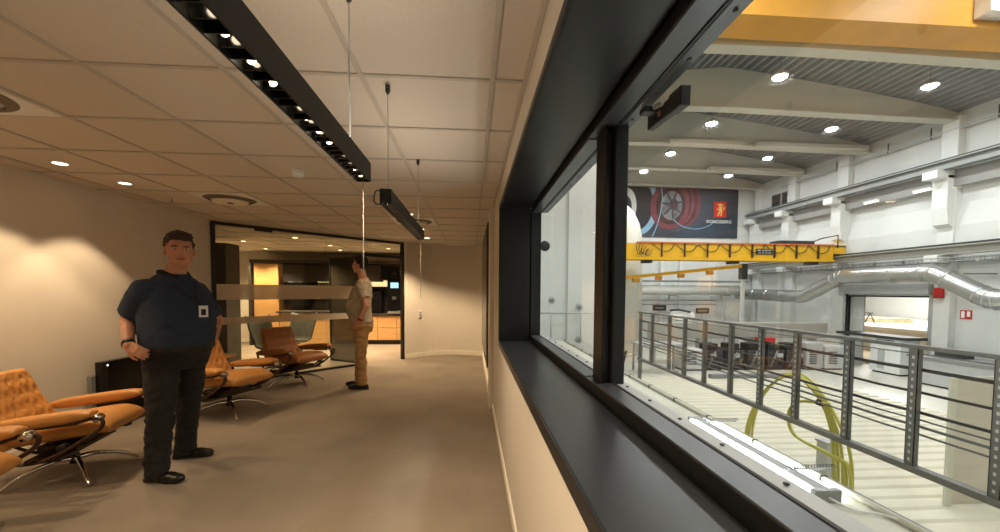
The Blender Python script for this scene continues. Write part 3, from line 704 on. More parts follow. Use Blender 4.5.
# ================================================================ HALL
HX = 13.2; HY = 18.25; HZ = -1.0
struct('floor_hall', bx(.52, 24, -1.5, HY+.3, HZ-.2, HZ), mat('hall_floor', (206,204,192), .35, noise_s=.8, noise_a=.05))
def roofz(x): return 6.28+.95*(1-abs(x-6.6)/6.6)**.8 if abs(x-6.6) < 6.6 else 6.28
bm = B(); x = .45; prev = None; pz = []
while x < 13.4:
    for dx, dz in ((0,0),(.03,.11),(.13,.11),(.16,0),(.22,0)): pz.append((x+dx, roofz(min(x+dx,13.19))+dz+.05))
    x += .22
A = [(bm.verts.new((a,-1.6,b)), bm.verts.new((a,HY+.1,b))) for a,b in pz]
for i in range(len(A)-1): bm.faces.new((A[i][0], A[i+1][0], A[i+1][1], A[i][1]))
o = struct('ceiling_hall', bm, M['roof']); s = o.modifiers.new('s','SOLIDIFY'); s.thickness = -.01
struct('wall_hall_near', bx(.0, 13.4, -1.7, -1.55, HZ, 7.6), M['hwall'])
# outer side of our own room seen from the hall
bm = B(); box(bm, XW+.25, .655, -1.6, HY, HZ, WZ0-.06); box(bm, XW+.25, .655, -1.6, HY, WZ1+.1, 7.6); box(bm, XW+.25, .655, WY1+.45, HY, WZ0-.06, WZ1+.1)
box(bm, XW+.25, .60, WY1+.1, WY1+.45, WZ0-.06, WZ1+.1)
struct('wall_hall_room_side', bm, M['hwall'])
# right hall wall with a door opening (y 10.82..13.4, z -1..1.35)
DY0, DY1, DZ1 = 10.82, 13.42, 1.34
bm = B(); box(bm, HX, HX+.3, -1.6, DY0, HZ, 7.2); box(bm, HX, HX+.3, DY1, HY+.3, HZ, 7.2); box(bm, HX, HX+.3, DY0, DY1, DZ1, 7.2)
# thick upper wall with sloping ledge
prism(bm, [(HX, 2.78), (HX-.16, 2.78), (HX-.16, 3.25), (HX-.02, 3.85), (HX, 3.85)], 'y', -1.6, HY)
struct('wall_hall_right', bm, M['hwall'])
struct('wall_hall_far', bx(.5, HX+.3, HY, HY+.2, HZ, 7.6), M['hwall'])
CY = [2.7, 5.3, 7.85, 10.42, 13.62, 15.95, 17.9]
BY = [2.7, 5.3, 7.85, 10.42, 12.95, 15.55, 17.8]
nth = ['out of frame', 'behind the overhead crane', 'nearest visible', 'second', 'third', 'fourth', 'fifth']
for k, y in enumerate(BY):
    if k == 0: continue
    bm = B(); xs = [.66+i*(13.18-.66)/24 for i in range(25)]
    top = [(x, roofz(x)+.02) for x in xs]; bot = [(x, 6.12+.10*(1-abs(x-6.6)/6.6)) for x in xs]
    prism(bm, [(a,b) for a,b in top]+[(a,b) for a,b in bot[::-1]], 'y', y-.04, y+.04)
    t = thing('roof_beam', (6.6, y, 6.2), ['','white roof beam partly hidden above the overhead crane','white roof beam just past the overhead yellow crane, topmost in the window','deep white tapered roof beam, second from the overhead crane','white tapered roof beam, third from the overhead crane','white tapered roof beam, fourth from the overhead crane','white roof beam closest to the banner'][k], 'roof beam')
    link('web', bm, M['beam'], t)
    bm = B()
    P1 = [(a,b) for a,b in bot]+[(a,b-.05) for a,b in bot[::-1]]; prism(bm, P1, 'y', y-.15, y+.15)
    link('bottom_flange', bm, M['beam'], t)
# flat light panels hung on two beams
for y, x0, x1, lb in ((12.95,9.1,12.9,'long pale panel strip under the third roof beam, right side'),(15.55,9.1,12.9,'long pale panel strip under the fourth roof beam, right side'),(12.95,6.2,8.6,'pale grey panel strip under the third roof beam, left side')):
    tag(link('beam_panel', bx(x0, x1, y-.35, y-.16, 6.10, 6.22), M['beam'], bevel=.005), lb, 'panel')
cl = ['','column of the right hall wall nearest the camera edge','column just outside the right edge of the view','white wall column right of the roller door, carrying a bracket','white wall column left of the roller door','white wall column with bracket near the small high windows','white wall column beside the banner corner']
for k, y in enumerate(CY):
    if k < 2: continue
    t = thing('wall_column', (HX-.1, y, HZ), cl[k], 'column')
    link('column_shaft', bx(HX-.20, HX-.001, y-.2, y+.2, HZ if not (DY0 < y < DY1) else 3, 6.2), M['hcol'], t, bevel=.01)
    prismb = B(); prism(prismb, [(HX-.2, 3.2), (HX-.2, 4.60), (HX-.42, 4.60), (HX-.42, 3.75), (HX-.36, 3.3)], 'y', y-.19, y+.19)
    link('haunch', prismb, M['hcol'], t)
    link('corbel', bx(HX-.75, HX-.2, y-.19, y+.19, 4.52, 4.74), M['hcol'], t, bevel=.012)
    link('lower_corbel', bx(HX-.60, HX-.2, y-.17, y+.17, 2.25, 2.46), M['hcol'], t, bevel=.01)
def ibeam(bm, x, y0, y1, z0, z1, w):
    box(bm, x-w/2, x+w/2, y0, y1, z0, z0+.025); box(bm, x-w/2, x+w/2, y0, y1, z1-.03, z1); box(bm, x-.012, x+.012, y0, y1, z0, z1)
t = thing('crane_runway', (12.7, 9, 4.74), 'upper grey crane runway beam along the right hall wall', 'crane rail')
bm = B(); ibeam(bm, 12.72, -1, HY-.05, 4.74, 4.98, .26); link('runway_beam', bm, mat('runway_grey', (150,152,150), .5), t)
link('rail_bar', bx(12.69, 12.75, -1, HY-.05, 4.98, 5.04), M['dgrey'], t)
link('rear_panel', bx(12.95, 13.0, -1, HY-.05, 4.30, 4.74), mat('runway_panel_grey', (150,150,148), .6), t)  # panel behind the runway, nearly the same grey as the beam
t = thing('crane_runway', (12.85, 9, 2.46), 'lower grey crane runway beam below the white ledge of the right wall', 'crane rail')
bm = B(); ibeam(bm, 12.82, -1, HY-.05, 2.46, 2.70, .24); link('runway_beam', bm, mat('runway_grey_low', (158,158,150), .5), t)
link('rail_bar', bx(12.79, 12.85, -1, HY-.05, 2.70, 2.76), M['dgrey'], t)
for y, lb in ((12.45,'short tube light under the upper runway, left of the bracket above the door'),(10.95,'short tube light under the upper runway, right one')):
    t = thing('tube_light', (12.9, y, 4.35), lb, 'tube light')
    link('light_tube', bx(12.86, 12.93, y-.22, y+.22, 4.33, 4.37), M['tubel'], t); link('housing', bx(12.85, 12.94, y-.24, y+.24, 4.37, 4.41), M['white'], t)
# small high windows
t = None
for k, (y, lb) in enumerate(((17.0,'small dark square window high on the right hall wall, nearer the banner'),(16.42,'small dark square window high on the right hall wall, right one'))):
    t = thing('high_window', (HX, y, 5.2), lb, 'window')
    link('frame', bx(HX-.03, HX-.002, y-.26, y+.26, 5.16, 5.68), M['grey'], t, bevel=.004); link('pane', bx(HX-.035, HX-.028, y-.22, y+.22, 5.2, 5.64), M['dgrey'], t)
# conduit along top of the wall
t = thing('wall_conduit', (13.0, 11, 5.9), 'thin conduit with drop hooks along the top of the right hall wall', 'conduit')
link('pipe', tube(B(), [(13.02,5,5.86),(13.02,16.5,5.86)], .025, 8), M['lgrey'], t)
for y in (8.3,9.4,10.9,12.1,13.9): link('hanger', bx(13.0, 13.02, y-.012, y+.012, 5.78, 6.1), M['dgrey'], t)
# hall lamps
LP = [(6.807,8.80,'bright hall lamp between the two nearest roof beams, left'),(10.53,8.90,'bright hall lamp between the two nearest roof beams, right'),
      (6.775,11.33,'hall lamp in the second roof bay, left one'),(10.46,11.40,'hall lamp in the second roof bay, right one'),
      (6.837,13.85,'hall lamp in the third roof bay, left one'),(10.48,14.0,'hall lamp in the third roof bay, right one'),
      (6.795,15.95,'hall lamp in the last roof bay, left one'),(10.46,16.2,'hall lamp in the last roof bay, right one'),
      ]
def hall_lamp(x, y, lb, E, vis=True):
    z = 6.17
    if vis:
        t = thing('hall_lamp', (x, y, z), lb, 'ceiling lamp')
        link('lamp_housing', lathe(B(), [(.16,z+.02),(.17,z+.06),(.07,z+.16),(.03,z+.18)], (x,y,0), 20), M['lgrey'], t, smooth=True)
        link('lamp_lens', lathe(B(), [(.0001,z-.02),(.12,z-.015),(.15,z+.02),(.0001,z+.02)], (x,y,0), 20), M['hlamp'], t, smooth=True)
        link('lamp_rod', tube(B(), [(x,y,z+.18),(x,y,roofz(x)+.05)], .008, 6), M['grey'], t)
    l = bpy.data.lights.new('hall_lamp_light', 'AREA'); l.shape = 'DISK'; l.size = .5; l.energy = E; l.color = (.96,1,.97)
    o = bpy.data.objects.new('hall_lamp_light', l); C.objects.link(o); o.location = (x, y, z-.05)
HE = 80
for x, y, lb in LP: hall_lamp(x, y, lb, HE)
for x, y in ((6.8,3.9),(10.5,3.9),(3.2,6.4),(3.2,11.3),(6.8,6.4),(10.5,6.4),(6.8,1.2),(3.2,1.2),(3.2,3.9)):
    hall_lamp(x, y, 'hall lamp high above, outside the framed part of the window', HE) if False else hall_lamp(x, y, '', HE, False)
# ---- banner
def P2(x, z): return x
t = thing('wall_banner', (9.7, HY-.05, 3.9), 'large dark banner with red engine rings and a red crest on the far hall wall', 'banner')
BY0 = HY-.05
link('banner_sheet', bx(6.3, 12.27, BY0, BY0+.04, 3.92, 6.17), M['bbase'], t)
def disc(cx, cz, rx, rz, y, m, name='banner_print', inner=0, rot=0, a0=0, a1=2*PI, n=40, clip=True):
    bm = B(); A = []; cr, sr = math.cos(rot), math.sin(rot)
    for i in range(n+1):
        a = a0+(a1-a0)*i/n
        def q(s):
            u, v = rx*s*math.cos(a), rz*s*math.sin(a); X = cx+u*cr-v*sr; Z = cz+u*sr+v*cr
            return (max(6.31, min(12.26, X)), y, max(3.94, min(6.16, Z)))
        A.append((bm.verts.new(q(1)), bm.verts.new(q(max(inner,.001)))))
    for i in range(n): bm.faces.new((A[i][0], A[i+1][0], A[i+1][1], A[i][1]))
    o = link(name, bm, m, t); return o
yb = BY0-.004
disc(7.3,5.4,1.2,1.5,yb,M['bblue'],inner=.78); disc(7.3,5.35,.92,1.2,yb-.001,mat('banner_dark',(28,34,42),.6),inner=.0)
disc(6.95,5.3,.50,.85,yb-.002,M['bwhite'],inner=.55)
for i,(dx,m_) in enumerate(((1.05,'bred2'),(.85,'bred3'),(.66,'bred2'),(.48,'bred3'),(.3,'bred2'))):
    disc(9.05+dx*.75,5.42,.62,.98,yb-.003-i*.001,M[m_],rot=-.15)
disc(9.0,5.32,.92,1.06,yb-.010,M['bred2'],rot=-.12); disc(9.05,5.34,.70,.85,yb-.011,mat('banner_ring',(60,28,34),.6),rot=-.12)
disc(9.08,5.36,.50,.66,yb-.012,mat('banner_fan',(128,126,128),.6,noise_s=2.5,noise_a=.6),rot=-.12); disc(9.18,5.42,.20,.26,yb-.013,M['bred3'],rot=-.12)
for k in range(7):
    a = k*2*PI/7+.3; disc(9.12+.3*math.cos(a),5.38+.4*math.sin(a),.05,.26,yb-.014,M['bbase'],rot=a-PI/2)
disc(10.2,5.6,1.4,1.3,yb-.015,M['bblue'],inner=.975,a0=-2.4,a1=-.75); disc(8.0,4.9,.55,1.6,yb-.015,M['bblue'],inner=.93,a0=-1.3,a1=1.2,rot=-.25)
link('crest_field', bx(11.11, 11.70, yb-.012, yb-.006, 4.86, 5.58), M['bred'], t)
bm = B()
def poly(pts): bm.faces.new([bm.verts.new((11.405+a*.5, yb-.016, 5.21+b*.62)) for a,b in pts])
poly([(-.22,.30),(-.26,.48),(-.12,.40),(0,.50),(.12,.40),(.26,.48),(.22,.30)])
poly([(-.16,.24),(.20,.26),(.16,.08),(.02,.06),(-.10,.12)]); poly([(-.10,.10),(.12,.08),(.20,-.12),(.04,-.14),(-.12,-.02)])
poly([(-.30,.10),(-.12,.04),(-.14,-.02),(-.32,.02)]); poly([(.06,-.10),(.20,-.14),(.14,-.40),(.24,-.46),(.02,-.46),(.04,-.30)])
poly([(-.10,-.06),(.04,-.12),(-.06,-.30),(-.16,-.44),(-.30,-.46),(-.20,-.30)]); poly([(.20,.02),(.34,.12),(.30,.28),(.38,.28),(.42,.08),(.28,-.06)])
link('crest_figure', bm, M['bgold'], t)
tcv = bpy.data.curves.new('lettering', 'FONT'); tcv.body = 'KONGSBERG'; tcv.size = .205; tcv.align_x = 'CENTER'; tcv.extrude = .002; tcv.offset = .0
to = bpy.data.objects.new('lettering_src', tcv); C.objects.link(to); bpy.context.view_layer.update()
me = bpy.data.meshes.new_from_object(to.evaluated_get(bpy.context.evaluated_depsgraph_get())); bpy.data.objects.remove(to)
me.transform(Matrix.Translation((11.36, yb-.014, 4.60)) @ Matrix.Rotation(PI/2, 4, 'X')); me.materials.clear(); me.materials.append(M['white'])
o = bpy.data.objects.new('lettering', me); C.objects.link(o); o.parent = t; o.matrix_parent_inverse = Matrix.Translation(-t.location)
# ---- far yellow bridge crane
t = thing('bridge_crane', (9, 13.6, 2.5), 'yellow bridge crane spanning the far end of the hall below the banner', 'crane')
link('bridge_girder', bx(5.0, 12.6, 13.45, 13.95, 2.55, 3.05), M['yellow'], t, bevel=.01)
link('bottom_flange', bx(5.0, 12.6, 13.38, 14.02, 2.50, 2.56), M['yellow'], t); link('top_rail', bx(5.6, 12.6, 13.40, 14.0, 3.05, 3.10), M['orange'], t)
link('end_carriage', bx(12.60, 13.03, 13.42, 14.3, 2.77, 3.06), M['yellow'], t, bevel=.01)
bm = B(); x = 6.05
while x < 12.4:
    tube(bm, curve([(x,13.42,3.06),(x+.18,13.40,2.90),(x+.42,13.40,2.78),(x+.66,13.40,2.84),(x+.8,13.42,3.06)], 4), .014, 6); x += .8
link('festoon_cable', bm, M['cable'], t)
for i in range(8): 
    x = 6.4+i*.8; link('cable_bracket', bx(x-.012, x+.012, 13.36, 13.44, 2.6, 3.06), M['dgrey'], t)
link('hook_trolley', bx(10.6, 11.9, 13.45, 13.95, 3.10, 3.22), M['dgrey'], t, bevel=.02)
bm = B(); tube(bm, [(11.6,13.4,3.1),(12.1,13.4,3.30),(12.7,13.4,3.42),(12.7,13.4,2.98)], .02, 6); tube(bm, [(12.6,13.4,3.05),(13.0,13.4,3.05)], .02, 6); link('end_guard', bm, M['cable'], t)
pl = link('name_plate', bx(9.75, 10.35, 13.42, 13.45, 2.72, 2.92), M['dgrey'], t)
for i in range(4):
    link('plate_text', bx(9.80+i*.13, 9.90+i*.13, 13.413, 13.42, 2.84, 2.88), M['lgrey'], pl)
    link('plate_text', bx(9.83+i*.12, 9.91+i*.12, 13.413, 13.42, 2.76, 2.79), M['lgrey'], pl)
for x in (6.0, 9.1, 12.0): link('underside_motor', bx(x-.15, x+.15, 13.55, 13.85, 2.40, 2.50), M['dgrey'], t, bevel=.01)
bm = B()
for k in range(5): tube(bm, curve([(5.55+k*.1,13.4,3.1-.05*k),(5.5+k*.08,13.36,2.9-.06*k),(5.56+k*.1,13.36,2.66),(5.7+k*.09,13.36,2.85)],4), .012, 6)
link('cable_loops', bm, M['cable'], t)
# ---- near overhead crane
t = thing('bridge_crane', (7, 5.4, 5), 'large yellow crane girder overhead at the top of the window', 'crane')
link('bridge_girder', bx(.9, 10.2, 5.22, 5.62, 5.02, 6.05), M['crtan'], t, bevel=.01)
link('bottom_flange', bx(.9, 10.2, 5.17, 5.67, 4.98, 5.02), M['crtan'], t)
link('end_section', bx(10.2, 12.9, 5.22, 5.62, 5.02, 6.05), M['crtan'], t)
link('end_carriage', bx(12.58, 12.88, 4.6, 6.4, 5.04, 5.3), M['crtan'], t)
link('white_motor_cover', bx(6.75, 9.6, 5.02, 5.215, 5.10, 5.95), M['white'], t, bevel=.01)
# ---- yellow jib on far wall
t = thing('jib_boom', (8.5, 16, 2), 'thin yellow jib boom rising to the right under the far crane', 'boom')
bm = B(); prism(bm, [(5.2,1.83),(10.0,2.33),(10.0,2.46),(5.2,1.93)], 'y', 14.5, 14.62); link('boom_arm', bm, M['yellow'], t)
for i, x in enumerate((6.0,6.85,7.7,8.8)): link('boom_hook', bx(x-.12, x+.12, 14.48, 14.64, 1.70+.104*(x-5.2)-.02, 1.83+.104*(x-5.2)), M['crtan'], t, bevel=.03)
link('boom_mount', bx(10.0, 10.2, 14.45, 14.7, 1.9, 2.48), M['dgrey'], t, bevel=.01)
link('boom_post', bx(10.05, 10.15, 14.52, 14.62, HZ, 1.9), M['hcol'], t)
# ---- ducts
def duct(P, r, m, name, lb, parts=True):
    t = thing(name, P[0], lb, 'duct')
    pts = P; link('duct_pipe', tube(B(), pts, r, 24), m, t, smooth=True)
    bm = B()
    for i in range(len(P)):
        a = Vector(P[i]); 
        if i < len(P)-1:
            b = Vector(P[i+1]); d = (b-a).normalized(); L = (b-a).length
            s = .12
            while s < L: tube(bm, [a+d*s, a+d*(s+.04)], r+.014, 24); s += .8
    link('duct_band', bm, m, t, smooth=True)
    return t
dt = duct([(12.35,3,1.27),(12.35,8.75,1.27),(12.35,8.95,1.32),(12.35,10.0,1.90),(12.35,10.2,1.97),(12.35,12.75,1.97),(12.35,12.95,1.90),(12.35,14.3,1.30),(12.35,14.4,1.27),(12.35,18.05,1.35)], .235, M['duct'], 'air_duct', 'silver spiral air duct bending along the right hall wall over the door')
for y in (9.4, 12.0): link('duct_bracket', bx(12.3, 13.19, y-.02, y+.02, 1.9, 1.93), M['galv'], dt)
wp = duct([(3.2,17.6,1.50),(12.1,17.6,1.50)], .21, mat('white_pipe', (222,224,220), .45), 'insulated_pipe', 'fat white insulated pipe along the far hall wall')
for x in (4.5,6.9,9.1,11.6): link('pipe_bracket', box(bx(x-.03, x+.03, 17.55, HY-.002, 1.24, 1.285), x-.03, x+.03, HY-.05, HY-.002, 1.1, 1.24), M['lgrey'], wp)
tag(link('cable_tray', bx(4.0, 12.3, 17.3, 17.6, 1.85, 1.93), M['grey']), 'dark grey cable tray above the white pipe on the far wall', 'cable tray')
# tray, brackets along right wall
t = thing('cable_tray', (12.9, 9, 2.2), 'wire cable tray on brackets along the right wall under the lower runway', 'cable tray')
bm = B()
for z, x in ((2.26,12.55),(2.26,12.95),(2.36,12.55),(2.36,12.95)): tube(bm, [(x,4,z),(x,17.5,z)], .012, 6)
y = 4.2
while y < 17.4: tube(bm, [(12.55,y,2.36),(12.55,y,2.26),(12.95,y,2.26),(12.95,y,2.36)], .008, 5); y += .22
link('tray_wires', bm, M['galv'], t)
for y in (7.0,8.2,9.3,10.3,11.6,12.5,14.0,15.5): link('tray_bracket', bx(12.5, 13.03, y-.02, y+.02, 2.08, 2.45), M['lgrey'], t) if False else link('tray_bracket', prism(B(), [(12.5,2.22),(13.19,2.22),(13.19,2.44),(13.15,2.44),(13.12,2.25),(12.5,2.25)], 'y', y-.02, y+.02), M['lgrey'], t)
# ---- door in right wall
t = thing('roller_door', (HX, 12.1, HZ), 'open roller door in the right hall wall with a bright hall beyond', 'door')
bm = B(); box(bm, HX-.10, HX+.32, DY0-.13, DY0, HZ, DZ1+.05); box(bm, HX-.10, HX+.32, DY1, DY1+.13, HZ, DZ1+.05)
link('door_jamb', bm, M['lgrey'], t, bevel=.01)
link('shutter_box', bx(HX-.26, HX-.005, DY0-.1, DY1+.15, DZ1+.05, DZ1+.36), M['lgrey'], t, bevel=.02)
link('shutter_edge', bx(HX+.02, HX+.08, DY0, DY1, DZ1-.05, DZ1+.05), M['dgrey'], t)
link('side_leaf', bx(HX+.09, HX+.14, DY1-.50, DY1-.01, HZ, DZ1-.05), M['hwall'], t)
tag(link('alarm_box', bx(HX-.14, HX-.005, 10.42, 10.62, 1.30, 1.60) if False else bx(HX-.30, HX-.21, 10.34, 10.56, 1.28, 1.58), M['sred'], bevel=.01), 'red alarm box at the upper right corner of the roller door', 'alarm box')
t = thing('fire_sign', (HX-.02, 9.98, .86), 'small red and white fire sign on the right hall wall', 'sign')
link('sign_plate', bx(HX-.02, HX-.004, 9.85, 10.11, .73, .97), M['sred'], t, bevel=.003)
link('sign_symbol', bx(HX-.026, HX-.02, 10.0, 10.08, .76, .94), M['white'], t); link('sign_symbol', bx(HX-.026, HX-.02, 9.88, 9.95, .80, .94), M['white'], t)
# vertical pipes/posts on the wall right of the door
for y, w, lb in ((10.55,.05,'thin grey pipe strip right beside the roller door'),(8.95,.09,'grey vertical panel joint strip right of the fire sign')):
    tag(link('wall_strip', bx(HX-.06, HX-.003, y-w, y+w, HZ, 2.2), M['lgrey']), lb, 'wall strip')
# beyond the door
struct('floor_beyond', bx(HX+.3, 26, 8, 24, .02-1.0, .0-1.0+.05), M['tan'])
struct('wall_beyond', bx(24, 24.3, 8, 30, HZ, 4), M['hwall'])
struct('wall_beyond_side', bx(HX+.3, 24.2, 27, 27.2, HZ, 4), M['hwall'])
bm = B(); box(bm, 17, 24, 12, 27, .05, .16)
tag(link('raised_platform', box(box(B(), 16.5, 23.8, 13.5, 26.8, -.08, .05), 16.7, 23.6, 13.7, 26.6, HZ, -.08), mat('platform_pale', (214,206,188), .6, noise_s=1, noise_a=.06)), 'raised pale platform beyond the roller door', 'platform')
for i in range(4):
    y = 17.6+i*.5
    tag(link('timber_bundle', box(box(B(), 18.8, 20.6, y, y+.42, .055, .17), 18.9, 20.5, y+.05, y+.38, .17, .25), M['tan'], bevel=.01), 'stacked timber on the platform beyond the roller door', 'timber', 'timber bundles beyond the door')
t = thing('trestle_rack', (18.6, 18.2, .05), 'dark zigzag trestle rack beyond the roller door', 'rack')
bm = B()
for i in range(4): tube(bm, [(18.55,17.5+i*.45,.06),(18.55,17.72+i*.45,.5),(18.55,17.95+i*.45,.06)], .03, 6)
tube(bm, [(18.55,17.6,.5),(18.55,19.2,.5)], .03, 6); link('rack_frame', bm, M['dgrey'], t)
l = bpy.data.lights.new('beyond_light', 'AREA'); l.size = 4; l.energy = 900; l.color = (1,.98,.94)
o = bpy.data.objects.new('beyond_light', l); C.objects.link(o); o.location = (19, 18, 3.8)
struct('ceiling_beyond', bx(HX+.3, 24.3, 8, 27.2, 4, 4.1), M['hwall'])
# white low cabinet in the door opening with a dark sign
t = thing('control_cabinet', (12.6, 11.1, HZ), 'white low cabinet with a dark nameplate in front of the roller door', 'cabinet')
link('cabinet_body', bx(12.35, 12.95, 10.85, 11.75, HZ+.05, .06), M['hcol'], t, bevel=.01); link('cabinet_feet', bx(12.4, 12.9, 10.9, 11.7, HZ, HZ+.06), M['dgrey'], t)
link('nameplate', bx(12.33, 12.35, 11.05, 11.55, -.12, .02), M['dgrey'], t); link('door_outline', bx(12.335, 12.35, 11.3, 11.5, -.85, -.25), M['lgrey'], t)
link('cabinet_lip', bx(12.3, 13.0, 10.7, 12.9, .06, .14), M['dgrey'], t)
# ---- ribbed deck
bm = B(); box(bm, 1.90, 9.4, -.5, 11.0, HZ+.002, HZ+.03, 0)
y = -.3
while y < 10.8:
    prism(bm, [(y,HZ+.03),(y+.03,HZ+.055),(y+.12,HZ+.055),(y+.15,HZ+.03)], 'x', 1.95, 9.3); y += .24
struct('floor_deck', bm, M['deck'])
# ---- ledge outside window
bm = B(); box(bm, .66, 1.80, -1.5, 7.85, HZ, .44)
tag(link('ledge_counter', bm, M['ledge'], bevel=.01), 'broad cream ledge running along the hall side of the window', 'ledge')
t = thing('ledge_cable', (1.83, 3, .44), 'cable with black clips running along the outer edge of the cream ledge', 'cable')
link('cable', tube(B(), [(1.775,.3,.456),(1.775,3.1,.456),(1.775,7.6,.456)], .014, 8), M['ledge'], t, smooth=True)
for i in range(14): link('cable_clip', bx(1.757, 1.793, .4+i*.5-.005, .4+i*.5+.005, .4405, .472), M['cable'], t)
link('edge_strip', bx(1.80, 1.825, -1.5, 7.85, .38, .452), M['grey'], t)
t = thing('batten_light', (1.6, 2.3, .44), 'long bright batten light lying along the cream ledge outside the window', 'light fixture')
link('batten_body', bx(1.575, 1.645, 1.72, 2.75, .455, .50), M['lgrey'], t, bevel=.006)
link('batten_diffuser', bx(1.55, 1.574, 1.74, 2.73, .452, .492), M['batlens'], t, bevel=.004)
link('batten_diffuser', bx(1.646, 1.67, 1.74, 2.73, .452, .492), M['batlens'], t, bevel=.004)
for y in (1.69, 2.75): link('end_cap', bx(1.545, 1.675, y, y+.03, .442, .503), M['galv'], t, bevel=.004)
link('power_lead', tube(B(), curve([(1.61,1.69,.47),(1.66,1.62,.45),(1.74,1.58,.452),(1.775,1.50,.462)], 5), .005, 6), M['white'], t)
for y, lb in ((2.62,'coiled spring bracket at the far end of the batten light'),(1.88,'coiled spring bracket at the near end of the batten light')):
    q = thing('spring_bracket', (1.72, y, .44), lb, 'bracket')
    bm = B(); P = []
    for i in range(150): a = i*.7; P.append((1.56+i*.0017, y+.007*math.cos(a), .530+.007*math.sin(a)))
    tube(bm, P, .002, 5); link('spring_coil', bm, M['cable'], q); link('bracket_bar', bx(1.56, 1.80, y-.008, y+.008, .514, .520), M['galv'], q)
# ---- railing
t = thing('guard_railing', (3.3, 4.5, .0), 'grey steel guard railing with perforated posts outside the window', 'railing')
py = [7.746,7.215,6.574,6.079,5.537,4.948,4.411,3.898,3.329,2.793,2.29,1.76,1.2]
for i, y in enumerate(py):
    z0, z1 = .09, .985
    bm = B(); w = .032
    box(bm, 3.285, 3.29, y-w, y+w, z0, z1); box(bm, 3.285, 3.325, y-w, y-w+.005, z0, z1); box(bm, 3.285, 3.325, y+w-.005, y+w, z0, z1)
    po = link('post', bm, M['rail'], t)
    bm = B(); z = z0+.05
    while z < z1-.03:
        box(bm, 3.2835, 3.2851, y-.008, y+.008, z, z+.022); z += .055
    if i > 5: link('post_slots', bm, M['wframe'], po)
link('top_rail', bx(3.275, 3.33, 1.1, 7.8, .985, 1.015), M['rail'], t, bevel=.004)
link('bottom_rail', bx(3.27, 3.34, 1.1, 7.8, .06, .11), M['rail'], t, bevel=.004)
for z, r, m_, sag in ((.945,.004,'rail',.01),(.83,.011,'raild',.012),(.66,.008,'raild',.018),(.51,.009,'raild',.02),(.455,.005,'rail',.02),(.405,.008,'rail',.018),(.345,.006,'rail',.015)):
    P = []
    for i in range(len(py)-1):
        for k in range(4):
            s = k/4; P.append((3.335, py[i]*(1-s)+py[i+1]*s, z-sag*.35*math.sin(PI*s)*(.4+.6*((i*7) % 3)/2)))
    P.append((3.335, py[-1], z)); link('bar', tube(B(), P, r*1.35, 6), M[m_], t, smooth=True)
for y in (7.746, 1.2): link('support_leg', bx(3.28, 3.33, y-.03, y+.03, HZ+.03, .06), M['rail'], t)
tag(link('ledge_post', tube(B(), [(1.70,4.45,.44),(1.70,4.44,.60),(1.72,4.40,.74)], .016, 8), M['dgrey'], smooth=True), 'short dark bent post standing on the far part of the ledge', 'post')
# ---- yellow hose over the railing
t = thing('hose_coil', (3.42, 3.9, HZ), 'coil of yellow hose draped over the railing bars', 'hose')
for i in range(6):
    o_ = .022*i; bm = B()
    tube(bm, curve([(3.40+o_*.5,4.78-o_,-.9),(3.40+o_*.5,4.74-o_*.5,-.25),(3.41+o_*.3,4.50,.22),(3.42+o_*.3,4.15,.50+o_*.3),(3.42+o_*.5,3.88,.46+o_*.3),(3.43,3.66-o_*1.2,.22),(3.42+o_*.3,3.56-o_*1.8,-.15),(3.42+o_*.3,3.54-o_*1.8,-.9)], 6), .014, 8)
    if i in (3,5): 
        bm.free(); bm = B(); tube(bm, curve([(3.41,3.62,.35-o_*.2),(3.40,3.95,.27),(3.39+o_*.2,4.10,.10),(3.39,4.02-o_*.4,-.10),(3.41,3.66-o_,-.12-o_*.3),(3.42,3.50-o_,-.22),(3.42,3.47-o_,-.9)], 6), .014, 8)
    link('hose_loop', bm, M['hose'], t, smooth=True)
link('hose_tie', tube(B(), [(3.38,3.72,.33),(3.47,3.70,.30)], .03, 8), M['cable'], t)
t = thing('pedestal_box', (3.56, 3.78, HZ), 'small pale box on the deck under the hanging yellow hose', 'box')
link('box_body', bx(3.50, 3.62, 3.72, 3.84, HZ+.03, -.10), M['wframe'], t, bevel=.005); link('box_lid', bx(3.49, 3.63, 3.71, 3.85, -.10, -.08), M['lgrey'], t)
# ---- white low screen wall with posts
t = thing('partition_screen', (5.9, 4.05, HZ), 'low cream screen panel with upright posts at the right behind the railing', 'screen')
link('screen_panel', bx(5.30, 7.6, 4.08, 4.10, HZ+.056, .48), mat('screen_pink_white', (204,195,178), .4, noise_s=2, noise_a=.06, stretch=(1,1,6)), t)
for x in (5.26, 5.87, 6.5, 7.1): link('screen_post', bx(x-.032, x+.032, 4.04, 4.079, HZ+.056, .48), M['ledge'], t, bevel=.004)
# ---- white wall block seen in the far pane
bm = B(); box(bm, .66, 2.93, 7.9, 8.1, HZ, 6.0); box(bm, 1.87, 2.19, 7.84, 7.9, HZ, 6.0)
struct('wall_hall_block', bm, M['hwall'])
t = tag(link('port_hole', lathe(B(), [(.0001,7.885),(.085,7.885),(.10,7.90),(.0001,7.90)], (1.42,0,2.28), 24, 'y'), M['cable']), 'round black hole in the white wall seen through the far pane', 'wall opening')
for x, z, yy, lb in ((1.57,1.23,7.9,'small round grey wall fitting under the black hole'),(2.09,1.10,7.80,'small square brass fitting on the raised white strip, upper'),(2.10,.46,7.80,'small brass fitting on the raised white strip, lower')):
    q = thing('wall_fitting', (x, yy, z), lb, 'wall fitting')
    link('fitting_base', lathe(B(), [(.0001,yy-.02),(.06,yy-.02),(.07,yy),(.0001,yy)], (x,0,z), 16, 'y'), M['lgrey'], q); link('fitting_knob', lathe(B(), [(.0001,yy-.06),(.03,yy-.06),(.035,yy-.02),(.0001,yy-.02)], (x,0,z), 12, 'y'), M['grey'], q)
